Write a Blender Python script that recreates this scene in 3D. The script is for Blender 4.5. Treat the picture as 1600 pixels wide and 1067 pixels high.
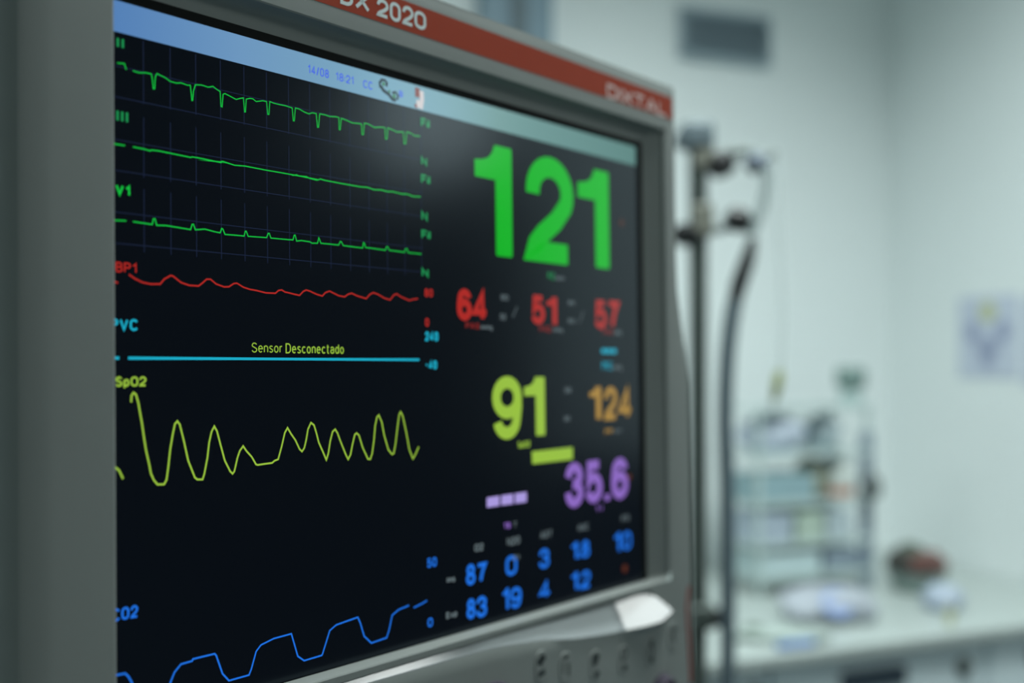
import bpy, bmesh, math, random
from mathutils import Vector, Matrix
random.seed(7)
sc = bpy.context.scene
for o in list(bpy.data.objects):
    bpy.data.objects.remove(o)
R = math.radians

# ------------------------------------------------------------------ camera
CAM_H = 1.35
cam = bpy.data.cameras.new('camera')
cam.lens = 36.0; cam.sensor_width = 36.0; cam.sensor_fit = 'HORIZONTAL'
cam.shift_y = 23.0/1600.0
cam.clip_start = 0.01; cam.clip_end = 60
cam.dof.use_dof = True
cam.dof.focus_distance = 0.410
cam.dof.aperture_fstop = 3.4
cam.dof.aperture_blades = 0
cam_ob = bpy.data.objects.new('camera', cam)
cam_ob.location = (0, 0, CAM_H)
cam_ob.rotation_euler = (R(90), 0, 0)
sc.collection.objects.link(cam_ob)
sc.camera = cam_ob

# ------------------------------------------------------------------ view, world
sc.view_settings.view_transform = 'Standard'
sc.view_settings.look = 'None'
sc.view_settings.exposure = 0.0
sc.view_settings.gamma = 1.0
sc.view_settings.use_curve_mapping = False
sc.cycles.max_bounces = 8
sc.cycles.diffuse_bounces = 5
sc.cycles.sample_clamp_indirect = 4.0
wd = bpy.data.worlds.new('world'); sc.world = wd; wd.use_nodes = True
wd.node_tree.nodes['Background'].inputs[0].default_value = (0.5, 0.62, 0.66, 1)
wd.node_tree.nodes['Background'].inputs[1].default_value = 0.05

CEIL = 2.75
# ------------------------------------------------------------------ ceiling lamps (the lamp bodies are built below)
def area_light(name, loc, target, size, power, color, size_y=None, spread=180):
    l = bpy.data.lights.new(name, 'AREA'); l.energy = power; l.color = color
    l.shape = 'RECTANGLE' if size_y else 'DISK'
    l.size = size
    if size_y: l.size_y = size_y
    l.spread = R(spread)
    o = bpy.data.objects.new(name, l); o.location = loc
    d = Vector(target) - Vector(loc)
    o.rotation_euler = d.to_track_quat('-Z', 'Y').to_euler()
    sc.collection.objects.link(o)
    return o
COOL = (0.90, 1.0, 0.985)
CEIL_LAMPS = [(0.50, 0.92), (-0.95, 1.05), (1.0, -1.3)]
LAMP_POWER = [25.5, 8.5, 14.0]
LAMP_POS = Vector((1.215, 0.563, CAM_H + 0.446))        # examination lamp at the right
LAMP_AIM = Vector((-0.02, 0.50, CAM_H + 0.05))

# ------------------------------------------------------------------ helpers
def srgb(r, g, b):
    f = lambda c: (c/255/12.92) if c/255 <= 0.04045 else ((c/255+0.055)/1.055)**2.4
    return (f(r), f(g), f(b), 1)

def mat(name, col, rough=0.6, metal=0.0, spec=0.5, emit=None, estr=1.0, alpha=1.0, trans=0.0, coat=0.0, noise=0.0, nscale=20.0, bump=0.0):
    m = bpy.data.materials.new(name); m.use_nodes = True
    nt = m.node_tree; b = nt.nodes['Principled BSDF']
    b.inputs['Base Color'].default_value = col
    b.inputs['Roughness'].default_value = rough
    b.inputs['Metallic'].default_value = metal
    b.inputs['Specular IOR Level'].default_value = spec
    b.inputs['Alpha'].default_value = alpha
    b.inputs['Transmission Weight'].default_value = trans
    b.inputs['Coat Weight'].default_value = coat
    b.inputs['Coat Roughness'].default_value = 0.12
    if emit:
        b.inputs['Emission Color'].default_value = emit
        b.inputs['Emission Strength'].default_value = estr
    if noise or bump:
        tc = nt.nodes.new('ShaderNodeTexCoord'); n = nt.nodes.new('ShaderNodeTexNoise')
        n.inputs['Scale'].default_value = nscale; n.inputs['Detail'].default_value = 4
        nt.links.new(tc.outputs['Object'], n.inputs['Vector'])
        if noise:
            mx = nt.nodes.new('ShaderNodeMix'); mx.data_type = 'RGBA'
            mx.inputs[6].default_value = [c*(1-noise) for c in col[:3]]+[1]
            mx.inputs[7].default_value = [min(1, c*(1+noise)) for c in col[:3]]+[1]
            nt.links.new(n.outputs[0], mx.inputs[0]); nt.links.new(mx.outputs[2], b.inputs['Base Color'])
        if bump:
            bp = nt.nodes.new('ShaderNodeBump'); bp.inputs['Strength'].default_value = bump
            bp.inputs['Distance'].default_value = 0.001
            nt.links.new(n.outputs[0], bp.inputs['Height']); nt.links.new(bp.outputs[0], b.inputs['Normal'])
    return m

def tag(o, label=None, cat=None, group=None, kind=None):
    if label: o['label'] = label
    if cat: o['category'] = cat
    if group: o['group'] = group
    if kind: o['kind'] = kind
    return o

def mesh_obj(name, verts, faces, m, parent=None, smooth=False, mats=None, fm=None):
    me = bpy.data.meshes.new(name); me.from_pydata([tuple(v) for v in verts], [], faces); me.update()
    o = bpy.data.objects.new(name, me)
    for x in (mats or [m]): me.materials.append(x)
    if fm:
        for p, k in zip(me.polygons, fm): p.material_index = k
    if smooth:
        for p in me.polygons: p.use_smooth = True
    sc.collection.objects.link(o)
    if parent: o.parent = parent
    return o

class MB:
    def __init__(s): s.v = []; s.f = []
    def add(s, v, f):
        k = len(s.v); s.v += [Vector(a) for a in v]; s.f += [tuple(i+k for i in q) for q in f]
    def box(s, c, d, rz=0.0, bev=0.0):
        bm = bmesh.new(); bmesh.ops.create_cube(bm, size=1.0)
        for v in bm.verts: v.co = Vector((v.co.x*d[0], v.co.y*d[1], v.co.z*d[2]))
        if bev: bmesh.ops.bevel(bm, geom=list(bm.edges), offset=bev, segments=3, affect='EDGES', profile=0.5)
        rm = Matrix.Rotation(rz, 3, 'Z')
        bm.verts.ensure_lookup_table()
        s.add([rm @ v.co + Vector(c) for v in bm.verts], [[v.index for v in f.verts] for f in bm.faces]); bm.free()
    def lathe(s, prof, c=(0, 0, 0), axis=(0, 0, 1), seg=28):
        q = Vector(axis).normalized().to_track_quat('Z', 'Y').to_matrix()
        vs = []; fs = []
        for r, h in prof:
            for i in range(seg):
                a = 2*math.pi*i/seg
                vs.append(q @ Vector((r*math.cos(a), r*math.sin(a), h)) + Vector(c))
        for k in range(len(prof)-1):
            for i in range(seg):
                j = (i+1) % seg
                fs.append((k*seg+i, k*seg+j, (k+1)*seg+j, (k+1)*seg+i))
        fs.append(tuple(range(seg))[::-1]); fs.append(tuple((len(prof)-1)*seg+i for i in range(seg)))
        s.add(vs, fs)
    def tube(s, pts, r, seg=12, sub=6, closed=False):
        P = [Vector(p) for p in pts]
        rr = r if isinstance(r, (list, tuple)) else [r]*len(P)
        Q = []; RR = []
        if len(P) > 2 and sub > 1:
            for i in range(len(P)-1):
                a = P[max(i-1, 0)]; b = P[i]; c = P[i+1]; d = P[min(i+2, len(P)-1)]
                for k in range(sub):
                    t = k/sub
                    Q.append(0.5*((2*b)+(c-a)*t+(2*a-5*b+4*c-d)*t*t+(3*b-a-3*c+d)*t**3)); RR.append(rr[i]*(1-t)+rr[i+1]*t)
            Q.append(P[-1]); RR.append(rr[-1])
        else: Q = P; RR = rr
        vs = []; fs = []; up = None
        for i, p in enumerate(Q):
            t = (Q[min(i+1, len(Q)-1)]-Q[max(i-1, 0)]).normalized()
            if up is None: up = t.orthogonal().normalized()
            up = (up - t*up.dot(t)).normalized(); w = t.cross(up)
            for k in range(seg):
                a = 2*math.pi*k/seg
                vs.append(p+(up*math.cos(a)+w*math.sin(a))*RR[i])
        for i in range(len(Q)-1):
            for k in range(seg):
                j = (k+1) % seg
                fs.append((i*seg+k, i*seg+j, (i+1)*seg+j, (i+1)*seg+k))
        fs.append(tuple(range(seg))[::-1]); fs.append(tuple((len(Q)-1)*seg+i for i in range(seg)))
        s.add(vs, fs)
    def build(s, name, m, parent=None, smooth=True, origin=None):
        org = Vector(origin) if origin else Vector((0, 0, 0))
        o = mesh_obj(name, [v-org for v in s.v], s.f, m, parent, smooth)
        bm = bmesh.new(); bm.from_mesh(o.data); bmesh.ops.recalc_face_normals(bm, faces=bm.faces)
        if smooth:
            for e in bm.edges:
                if len(e.link_faces) == 2 and e.calc_face_angle(0) > R(38): e.smooth = False
        bm.to_mesh(o.data); bm.free()
        if not parent: o.location = org
        return o

def thing(name, loc, label, cat, group=None, rz=0.0):
    o = bpy.data.objects.new(name, None); o.empty_display_size = 0.02
    o.location = loc; o.rotation_euler = (0, 0, rz); sc.collection.objects.link(o)
    return tag(o, label, cat, group)

# ------------------------------------------------------------------ materials
M = {}
M['wall'] = mat('wall_paint', (0.81, 0.86, 0.86, 1), 0.75, noise=0.015, nscale=3, bump=0.05)
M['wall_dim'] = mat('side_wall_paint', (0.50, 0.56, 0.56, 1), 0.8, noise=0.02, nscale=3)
M['wall_shade'] = mat('far_wall_shade', (0.07, 0.10, 0.13, 1), 0.8, noise=0.03, nscale=3)  # far wall coloured dark so the screen reflects a dim room
M['ceil'] = mat('ceiling_paint', (0.7, 0.76, 0.75, 1), 0.85, noise=0.02)
M['floor'] = mat('vinyl_floor', (0.16, 0.20, 0.21, 1), 0.5, noise=0.12, nscale=8)
M['case'] = mat('grey_moulded_plastic', (0.225, 0.243, 0.232, 1), 0.58, noise=0.02, nscale=60, bump=0.04)
M['scoop'] = mat('glossy_grey_plastic', (0.25, 0.27, 0.28, 1), 0.13, spec=0.8, coat=1.0)
M['scoop'].node_tree.nodes['Principled BSDF'].inputs['Coat IOR'].default_value = 1.75
M['gasket'] = mat('black_gasket', (0.004, 0.005, 0.005, 1), 0.6, spec=0.15)
M['orange'] = mat('orange_stripe', (0.36, 0.042, 0.014, 1), 0.6, spec=0.2)
M['white_ink'] = mat('white_lettering', (0.74, 0.82, 0.82, 1), 0.5)
M['pink_ink'] = mat('pale_lettering', (0.70, 0.50, 0.47, 1), 0.5)
M['key_ink'] = mat('dark_key_print', (0.035, 0.045, 0.045, 1), 0.5)
M['key'] = mat('key_membrane', (0.225, 0.24, 0.228, 1), 0.5)
M['knob'] = mat('dark_rubber_knob', (0.05, 0.042, 0.06, 1), 0.8, spec=0.2)
M['red'] = mat('red_trim', (0.30, 0.03, 0.02, 1), 0.5)
M['metal'] = mat('pole_metal', (0.065, 0.083, 0.075, 1), 0.5, metal=0.2)
M['beige'] = mat('beige_clamp_plastic', (0.20, 0.205, 0.17, 1), 0.5)
M['black'] = mat('black_plastic', (0.006, 0.007, 0.008, 1), 0.45)
M['bluegrey'] = mat('blue_grey_plastic', (0.11, 0.15, 0.17, 1), 0.5)
M['clear'] = mat('clear_tube', (0.72, 0.80, 0.80, 1), 0.2, alpha=0.45)
M['hose'] = mat('grey_blue_hose', (0.085, 0.12, 0.14, 1), 0.65)
M['vent'] = mat('vent_metal', (0.34, 0.43, 0.48, 1), 0.5)
M['ventdark'] = mat('vent_inside', (0.24, 0.31, 0.35, 1), 0.8)
M['counter'] = mat('counter_laminate', (0.42, 0.47, 0.455, 1), 0.35, noise=0.02)
M['front'] = mat('cabinet_front', (0.78, 0.89, 0.92, 1), 0.45)
M['dark'] = mat('dark_recess', (0.02, 0.035, 0.05, 1), 0.6)
M['whiteplastic'] = mat('white_plastic', (0.68, 0.74, 0.74, 1), 0.4)

def emis(name, col, rough=0.20):
    m_ = mat(name, (0.004, 0.005, 0.006, 1), rough, spec=0.37, emit=col, estr=1.0)
    m_.node_tree.nodes['Principled BSDF'].inputs['Specular Tint'].default_value = (0.74, 0.98, 1.12, 1)
    return m_
EM = {'g': emis('green_pixels', srgb(18, 188, 62)), 'g2': emis('vivid_green_pixels', srgb(5, 176, 26)), 'r': emis('red_pixels', srgb(170, 38, 32)),
      'c': emis('cyan_pixels', srgb(25, 170, 198)), 'y': emis('yellow_green_pixels', srgb(150, 190, 62)),
      'o': emis('amber_pixels', srgb(165, 128, 52)), 'p': emis('violet_pixels', srgb(138, 102, 190)),
      'p2': emis('pale_violet_pixels', srgb(168, 152, 220)), 'b': emis('blue_pixels', srgb(30, 112, 225)),
      'k': emis('grey_pixels', srgb(95, 108, 112)), 'grid': emis('dim_blue_pixels', srgb(24, 33, 56)),
      'hd': emis('header_blue_pixels', srgb(70, 100, 225)), 'or': emis('dim_orange_pixels', srgb(88, 42, 24)),
      'gm': emis('dim_green_pixels', srgb(26, 138, 76)), 'rm': emis('dim_red_pixels', srgb(125, 32, 30)),
      'ik': emis('icon_dark_pixels', srgb(45, 62, 70)), 'ig': emis('icon_green_pixels', srgb(70, 130, 90)),
      'ir': emis('icon_red_pixels', srgb(130, 75, 70)), 'iw': emis('icon_white_pixels', srgb(205, 200, 200))}
def tint(m_):
    m_.node_tree.nodes['Principled BSDF'].inputs['Specular Tint'].default_value = (0.74, 0.98, 1.12, 1)   # anti-reflective coating
    return m_
scr = tint(mat('screen_glass', (0.0035, 0.004, 0.005, 1), 0.20, spec=0.37, emit=srgb(4, 7, 13), estr=1.0))

DATA = {"waves": {"ecg": [[[7.05, 23.57], [9.53, 23.73], [12.03, 23.19], [14.24, 23.18], [14.67, 25.26], [14.98, 28.44], [15.48, 28.33], [15.83, 23.84], [16.47, 22.52], [17.75, 22.84], [19.69, 23.32], [21.96, 24.33], [24.59, 24.38], [26.25, 23.91], [28.92, 24.26], [30.14, 24.01], [30.59, 27.38], [30.78, 29.65], [31.12, 29.58], [31.48, 25.99], [32.31, 23.38], [35.05, 22.94], [37.82, 23.17], [39.92, 22.43], [41.67, 23.31], [43.08, 23.77], [43.4, 29.49], [43.9, 29.58], [44.36, 24.63], [45.22, 24.15], [47.01, 24.6], [50.27, 25.47], [52.1, 24.67], [53.58, 24.18], [54.13, 29.66], [54.5, 29.59], [54.91, 24.43], [56.55, 23.79], [58.05, 23.69], [59.55, 24.48], [62.59, 23.57], [64.51, 23.52], [65.01, 28.6], [65.62, 28.49], [66.05, 23.22], [67.99, 23.49], [71.12, 23.54], [73.5, 23.42], [77.09, 23.72], [77.61, 28.92], [78.1, 28.84], [78.71, 23.41], [80.74, 23.5], [83.19, 24.24], [85.67, 24.58], [87.34, 23.8], [89.43, 23.75], [90.13, 29.38], [90.64, 29.29], [91.29, 23.54], [94.09, 23.43], [96.67, 23.64], [100.14, 23.14], [101.63, 23.22], [101.75, 28.38], [102.28, 28.28], [102.94, 23.32], [105.42, 23.57], [108.99, 24.18], [112.61, 23.82], [114.25, 23.74], [114.57, 28.27], [115.3, 28.14], [115.91, 23.09], [118.13, 23.05], [121.85, 23.96], [125.64, 23.15], [128.03, 22.95], [128.25, 27.96], [129.22, 27.8], [129.66, 22.81], [131.88, 23.0], [135.29, 23.65], [139.24, 22.97], [139.67, 28.27], [140.67, 28.1], [141.24, 22.63], [143.25, 22.65], [146.27, 23.48], [149.85, 23.17]], [[1.1, 22.05], [3.76, 21.69], [4.48, 23.72]]],
 "ecg3": [[[6.92, 51.07], [11.26, 51.19], [13.46, 51.48], [14.09, 51.09], [16.96, 50.93], [30.1, 51.34], [30.78, 51.05], [33.5, 51.0], [43.25, 51.32], [43.67, 50.88], [46.82, 51.16], [33.49, 51.8], [43.25, 51.07], [43.82, 50.73], [49.35, 51.47], [54.11, 51.09], [64.67, 51.29], [69.32, 51.27], [73.25, 51.3], [80.49, 51.35], [90.42, 51.59], [91.27, 51.13], [98.11, 51.5], [74.85, 51.15], [77.25, 51.55], [79.07, 51.05], [80.28, 51.38], [83.97, 51.11], [85.82, 51.61], [89.58, 51.85], [91.48, 51.09], [93.39, 51.34], [101.82, 51.48], [113.21, 51.54], [117.35, 51.26], [121.53, 51.79], [125.07, 51.33], [129.36, 51.59], [132.27, 51.22], [138.14, 51.57], [141.13, 51.19], [144.89, 51.83], [149.86, 51.38]], [[-0.71, 51.16], [3.86, 51.1]]],
 "v1": [[[6.79, 78.03], [14.26, 78.29], [14.78, 76.19], [15.42, 76.12], [16.04, 78.4], [20.03, 78.11], [29.93, 78.61], [30.62, 76.55], [31.16, 76.49], [31.96, 78.47], [36.07, 77.82], [40.24, 78.38], [42.7, 78.58], [43.42, 76.83], [43.92, 77.03], [44.83, 78.99], [49.51, 78.85], [53.53, 78.79], [54.06, 76.84], [54.51, 76.8], [55.38, 78.74], [64.06, 78.43], [64.84, 76.62], [65.38, 76.57], [66.13, 78.43], [74.61, 78.27], [77.01, 78.15], [77.63, 76.16], [78.11, 76.11], [78.82, 78.47], [81.26, 78.05], [85.57, 78.16], [86.81, 78.65], [89.64, 78.4], [90.29, 76.07], [90.72, 76.78], [91.34, 78.25], [100.88, 78.17], [101.88, 76.53], [102.54, 76.73], [103.51, 78.2], [114.29, 78.31], [114.86, 75.88], [115.34, 76.1], [116.01, 77.89], [127.61, 78.13], [128.49, 76.44], [129.21, 76.59], [129.91, 77.94], [139.3, 78.08], [139.91, 76.55], [140.96, 76.46], [141.54, 78.06], [149.9, 78.04]], [[-0.83, 78.32], [4.22, 78.01]]],
 "red": [[[5.16, 97.13], [7.3, 98.43], [10.39, 99.68], [13.52, 100.07], [17.33, 99.85], [18.94, 97.98], [21.54, 96.46], [22.52, 96.57], [25.8, 98.75], [29.13, 99.63], [33.18, 99.64], [34.9, 98.38], [36.63, 96.87], [38.37, 96.77], [40.8, 98.46], [44.33, 99.36], [46.47, 99.18], [48.64, 97.81], [50.1, 97.59], [53.01, 98.99], [55.96, 99.65], [58.95, 99.93], [63.49, 100.64], [68.12, 100.59], [69.69, 99.34], [71.26, 99.06], [72.83, 99.83], [74.41, 99.99], [77.41, 100.47], [80.13, 100.82], [81.98, 99.09], [83.52, 98.41], [85.38, 98.76], [89.11, 99.97], [91.95, 100.48], [93.56, 98.97], [95.81, 98.19], [97.41, 98.77], [100.66, 99.88], [103.94, 100.24], [105.95, 98.99], [107.96, 98.47], [110.65, 99.38], [116.1, 100.42], [118.2, 98.47], [120.3, 97.56], [123.1, 98.21], [126.64, 99.64], [130.22, 100.28], [132.42, 98.01], [134.26, 97.37], [136.81, 98.6], [142.01, 99.99], [144.66, 99.32], [147.32, 98.91]], [[-0.69, 99.95], [0.98, 100.42]]],
 "cvp": [[[4.72, 127.06], [147.97, 127.15]], [[-1.28, 126.98], [1.34, 127.08]]],
 "spo": [[[5.78, 142.82], [5.93, 140.47], [6.71, 139.41], [7.63, 140.08], [8.54, 143.11], [8.99, 145.71], [9.89, 150.5], [10.79, 156.59], [11.47, 160.52], [12.62, 165.37], [13.31, 168.89], [14.47, 171.38], [15.89, 173.02], [18.52, 173.17], [19.49, 171.58], [20.25, 166.81], [21.01, 160.69], [22.02, 155.44], [23.02, 151.29], [24.01, 150.31], [24.99, 151.59], [26.68, 157.92], [28.38, 165.18], [31.11, 171.67], [32.12, 172.56], [34.41, 172.76], [35.2, 170.65], [36.52, 164.84], [37.34, 158.98], [38.41, 154.93], [39.62, 152.93], [40.76, 154.82], [42.3, 160.18], [44.12, 166.29], [46.49, 170.63], [47.56, 171.64], [48.38, 170.78], [49.77, 165.76], [50.88, 163.03], [52.43, 161.25], [53.9, 163.22], [56.37, 165.74], [58.31, 168.81], [59.15, 169.11], [62.55, 168.93], [65.99, 168.8], [67.16, 168.01], [68.91, 167.56], [70.71, 162.35], [72.23, 157.09], [73.61, 155.11], [75.39, 157.74], [77.47, 160.3], [79.55, 164.11], [80.76, 165.18], [81.99, 163.77], [82.94, 160.61], [83.91, 156.19], [85.48, 153.52], [87.02, 154.59], [88.24, 157.9], [89.45, 161.97], [91.93, 166.65], [93.36, 169.52], [94.47, 166.81], [95.49, 161.81], [96.81, 157.82], [98.24, 156.87], [99.4, 158.46], [101.31, 162.65], [103.89, 167.94], [105.19, 170.09], [106.54, 168.12], [107.59, 164.05], [108.97, 159.72], [109.99, 159.1], [111.33, 160.1], [113.31, 165.43], [116.34, 170.76], [117.72, 170.86], [118.79, 168.4], [119.9, 162.66], [120.67, 156.36], [121.76, 152.69], [122.83, 151.78], [124.56, 154.93], [125.91, 160.86], [128.33, 167.42], [130.46, 169.6], [131.55, 169.24], [132.69, 165.0], [133.87, 158.03], [135.04, 152.12], [135.94, 150.8], [137.24, 152.75], [139.37, 160.47], [141.14, 168.22], [143.33, 172.48], [144.87, 170.66], [147.04, 167.21]], [[-1.22, 165.03], [-0.03, 165.79], [1.15, 166.78], [2.58, 169.84]]],
 "co2": [[[20.03, 247.75], [20.68, 245.69], [22.32, 242.44], [24.95, 240.09], [29.59, 239.92], [29.93, 239.28], [39.13, 239.27], [39.82, 240.02], [42.57, 247.61], [45.38, 250.88], [54.42, 250.79], [55.54, 248.68], [57.82, 242.29], [60.08, 240.25], [66.17, 238.95], [74.77, 238.74], [77.87, 248.46], [81.08, 250.97], [90.15, 250.75], [90.58, 250.18], [94.47, 241.28], [97.91, 239.6], [102.69, 239.15], [109.79, 238.56], [111.11, 241.08], [113.31, 247.38], [117.38, 251.19], [126.26, 250.67], [127.72, 247.77], [129.71, 241.4], [133.59, 239.6], [139.99, 238.8]], [[-1.78, 238.23], [-0.01, 238.41], [2.97, 238.53], [4.17, 239.76], [5.49, 242.15], [5.97, 244.41]], [[142.96, 240.34], [148.53, 239.35], [151.41, 238.53]]]}, "grid_u": [11.14, 21.83, 32.49, 43.26, 53.92, 64.53, 75.32, 86.11, 96.77, 107.56, 118.28, 128.9, 139.58, 150.11],
 "grid_v": [[11.69, 34.88], [39.61, 61.73], [65.7, 88.74]],
 "grid_h": [23.1, 34.19, 49.49, 60.45, 75.3, 86.36],
 "bar_v": [-0.39, 10.9],
 "text": [["heart_rate_reading", "1", "g", -1.0, [186.78, 18.91, 214.4, 74.64]], ["heart_rate_reading", "2", "g", 11.0, [225.77, 18.24, 265.91, 75.12]], ["heart_rate_reading", "1", "g", -1.0, [270.15, 19.03, 299.25, 74.57]], ["pressure_reading", "6", "r", 3.5, [173.25, 92.56, 183.72, 108.11]], ["pressure_reading", "4", "r", 3.1, [184.16, 92.88, 195.31, 108.22]], ["pressure_reading_b", "5", "r", 3.3, [228.99, 92.81, 240.09, 108.33]], ["pressure_reading_b", "1", "r", -1.0, [241.7, 93.24, 250.43, 107.99]], ["pressure_reading_c", "5", "r", 3.3, [284.51, 92.87, 295.87, 109.24]], ["pressure_reading_c", "7", "r", 3.4, [296.8, 92.66, 308.21, 108.92]], ["oxygen_reading", "9", "y", 6.2, [197.82, 135.22, 220.39, 167.28]], ["oxygen_reading", "1", "y", -1.0, [222.44, 135.91, 239.15, 166.65]], ["pulse_reading", "1", "o", -1.0, [278.67, 141.8, 289.53, 160.13]], ["pulse_reading", "2", "o", 3.6, [292.6, 142.04, 305.15, 161.09]], ["pulse_reading", "4", "o", 3.2, [306.42, 142.65, 320.09, 161.3]], ["temperature_reading", "3", "p", 5.2, [255.85, 182.92, 271.84, 207.3]], ["temperature_reading", "5", "p", 5.2, [273.63, 182.96, 289.8, 206.86]], ["temperature_reading", ".", "p", 0.0, [291.76, 203.09, 296.71, 206.71]], ["temperature_reading", "6", "p", 5.2, [298.51, 183.25, 315.13, 207.2]], ["gas_reading_a", "8", "b", 1.9, [177.68, 226.04, 184.21, 236.22]], ["gas_reading_a", "7", "b", 1.9, [185.14, 226.55, 192.28, 236.22]], ["gas_reading_b", "8", "b", 1.9, [177.88, 242.72, 183.96, 252.58]], ["gas_reading_b", "3", "b", 1.9, [184.66, 242.77, 192.25, 253.05]], ["gas_reading_c", "0", "b", 1.9, [206.62, 226.06, 215.23, 236.22]], ["gas_reading_d", "1", "b", -1.0, [204.16, 241.98, 208.77, 252.54]], ["gas_reading_d", "9", "b", 1.9, [209.76, 242.58, 218.45, 253.26]], ["gas_reading_e", "3", "b", 1.9, [232.92, 226.22, 241.41, 236.43]], ["gas_reading_f", "4", "b", 1.6, [232.63, 243.18, 241.9, 252.37]], ["gas_reading_g", "1", "b", -1.0, [260.78, 226.31, 266.48, 235.34]], ["gas_reading_g", "8", "b", 1.9, [269.38, 226.5, 276.99, 236.0]], ["gas_reading_h", "1", "b", -1.0, [260.45, 242.62, 266.15, 251.98]], ["gas_reading_h", "2", "b", 1.9, [269.04, 243.07, 277.23, 252.9]], ["gas_reading_i", "1", "b", -1.0, [300.85, 226.08, 307.19, 236.7]], ["gas_reading_i", "0", "b", 1.9, [309.13, 226.49, 317.57, 237.23]], ["gas_reading_g", ".", "b", 0.0, [267.16, 233.52, 268.72, 235.44]], ["gas_reading_h", ".", "b", 0.0, [266.83, 250.26, 268.38, 252.18]], ["channel_label_a", "II", "g", 0.9, [0.89, 12.6, 3.67, 16.63]], ["channel_label_b", "III", "g", 0.9, [0.65, 38.65, 5.13, 43.01]], ["channel_label_c", "V1", "g", 0.9, [0.17, 65.32, 5.98, 69.22]], ["channel_label_d", "IBP1", "r", 0.6, [-0.9, 92.94, 8.3, 96.6]], ["channel_label_e", "PVC", "c", 0.82, [-1.94, 113.06, 8.57, 117.27]], ["channel_label_f", "SpO2", "y", 0.7, [-0.13, 133.58, 11.7, 137.23]], ["channel_label_g", "CO2", "b", 0.8, [-1.68, 215.12, 8.05, 219.63]], ["filter_label", "Fil", "g", 1.05, [150.24, 14.19, 156.07, 18.71]], ["filter_label", "N", "g", 1.05, [150.21, 32.38, 154.15, 36.58]], ["filter_label", "Fil", "g", 1.05, [150.1, 40.64, 156.13, 45.15]], ["filter_label", "N", "g", 1.05, [150.08, 57.85, 154.22, 62.35]], ["filter_label", "Fil", "g", 1.05, [149.97, 66.6, 155.99, 70.95]], ["filter_label", "N", "g", 1.05, [149.94, 84.47, 154.49, 88.65]], ["scale_label", "80", "r", 0.8, [151.67, 93.91, 157.09, 97.8]], ["scale_label", "0", "r", 0.8, [151.9, 107.72, 154.39, 111.61]], ["scale_label_b", "240", "c", 0.95, [151.81, 113.93, 160.39, 118.43]], ["scale_label_b", "-40", "c", 0.95, [151.63, 127.42, 159.36, 131.61]], ["scale_label_c", "50", "b", 0.8, [151.64, 219.23, 157.87, 223.67]], ["scale_label_c", "0", "b", 0.8, [151.68, 246.86, 154.99, 251.14]], ["message_text", "Sensor", "y", 0.42, [56.67, 120.64, 71.37, 124.61]], ["message_text", "Desconectado", "y", 0.5, [72.94, 120.66, 103.31, 124.81]], ["unit_label_a", "FC", "g", 0.8, [243.12, 80.21, 249.13, 83.99]], ["unit_label_a2", "bpm", "k", 0.5, [249.67, 81.1, 257.47, 83.87]], ["unit_label_b", "PAS", "r", 0.7, [179.03, 108.87, 189.07, 112.0]], ["unit_label_b2", "mmHg", "k", 0.5, [189.99, 109.51, 198.46, 112.05]], ["unit_label_c", "PAD", "r", 0.7, [235.37, 108.83, 245.31, 112.23]], ["unit_label_c2", "mmHg", "k", 0.5, [246.94, 109.22, 255.24, 111.98]], ["unit_label_d", "PAM", "r", 0.7, [292.24, 109.06, 301.62, 112.36]], ["unit_label_d2", "mmHg", "k", 0.5, [303.51, 109.18, 309.92, 112.15]], ["unit_label_e", "SpO2", "y", 0.7, [217.04, 168.84, 226.71, 172.13]], ["unit_label_f", "FP", "o", 0.7, [292.87, 166.12, 300.35, 169.22]], ["unit_label_f2", "bpm", "k", 0.4, [301.63, 166.17, 309.28, 168.75]], ["unit_label_g", "T1", "p", 0.7, [283.41, 209.17, 289.48, 212.04]], ["unit_label_h", "TB", "p", 0.7, [205.49, 209.21, 210.37, 212.26]], ["unit_label_h2", "T", "k", 0.5, [212.35, 209.44, 215.83, 212.68]], ["unit_label_i", "PVC", "c", 0.7, [291.21, 127.74, 300.55, 132.49]], ["unit_label_i2", "mmHg", "k", 0.5, [301.8, 129.2, 310.11, 132.54]], ["unit_label_i", "---", "c", 3.0, [290.16, 119.31, 305.18, 124.07]], ["unit_label_j", "O2", "k", 0.9, [183.73, 216.92, 190.16, 220.66]], ["unit_label_j", "N2O", "k", 0.9, [207.8, 216.9, 217.7, 220.95]], ["unit_label_j", "AGT", "k", 0.8, [234.2, 217.04, 244.07, 220.91]], ["unit_label_j", "MAC", "k", 0.8, [266.74, 217.11, 276.05, 220.97]], ["unit_label_j", "FR", "k", 0.7, [308.13, 217.02, 315.57, 220.72]], ["unit_label_j", "Ins", "k", 0.9, [164.54, 229.79, 170.16, 232.81]], ["unit_label_j", "Exp", "k", 0.9, [163.88, 246.32, 171.23, 249.49]], ["limit_label", "90", "k", 0.55, [204.96, 93.84, 210.84, 96.93]], ["limit_label", "50", "k", 0.55, [204.31, 103.64, 208.71, 106.88]], ["limit_label", "/", "k", 0.55, [213.69, 99.68, 217.7, 105.27]], ["limit_label", "90", "k", 0.55, [260.03, 94.51, 266.32, 96.61]], ["limit_label", "50", "k", 0.55, [259.84, 104.33, 266.12, 106.79]], ["limit_label", "/", "k", 0.55, [269.64, 99.77, 274.33, 106.52]], ["limit_label", "99", "k", 0.55, [256.28, 141.74, 261.93, 144.87]], ["limit_label", "90", "k", 0.55, [255.42, 157.34, 260.49, 160.12]], ["limit_label", "Et", "k", 0.55, [212.07, 226.28, 217.55, 228.87]]],
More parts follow.
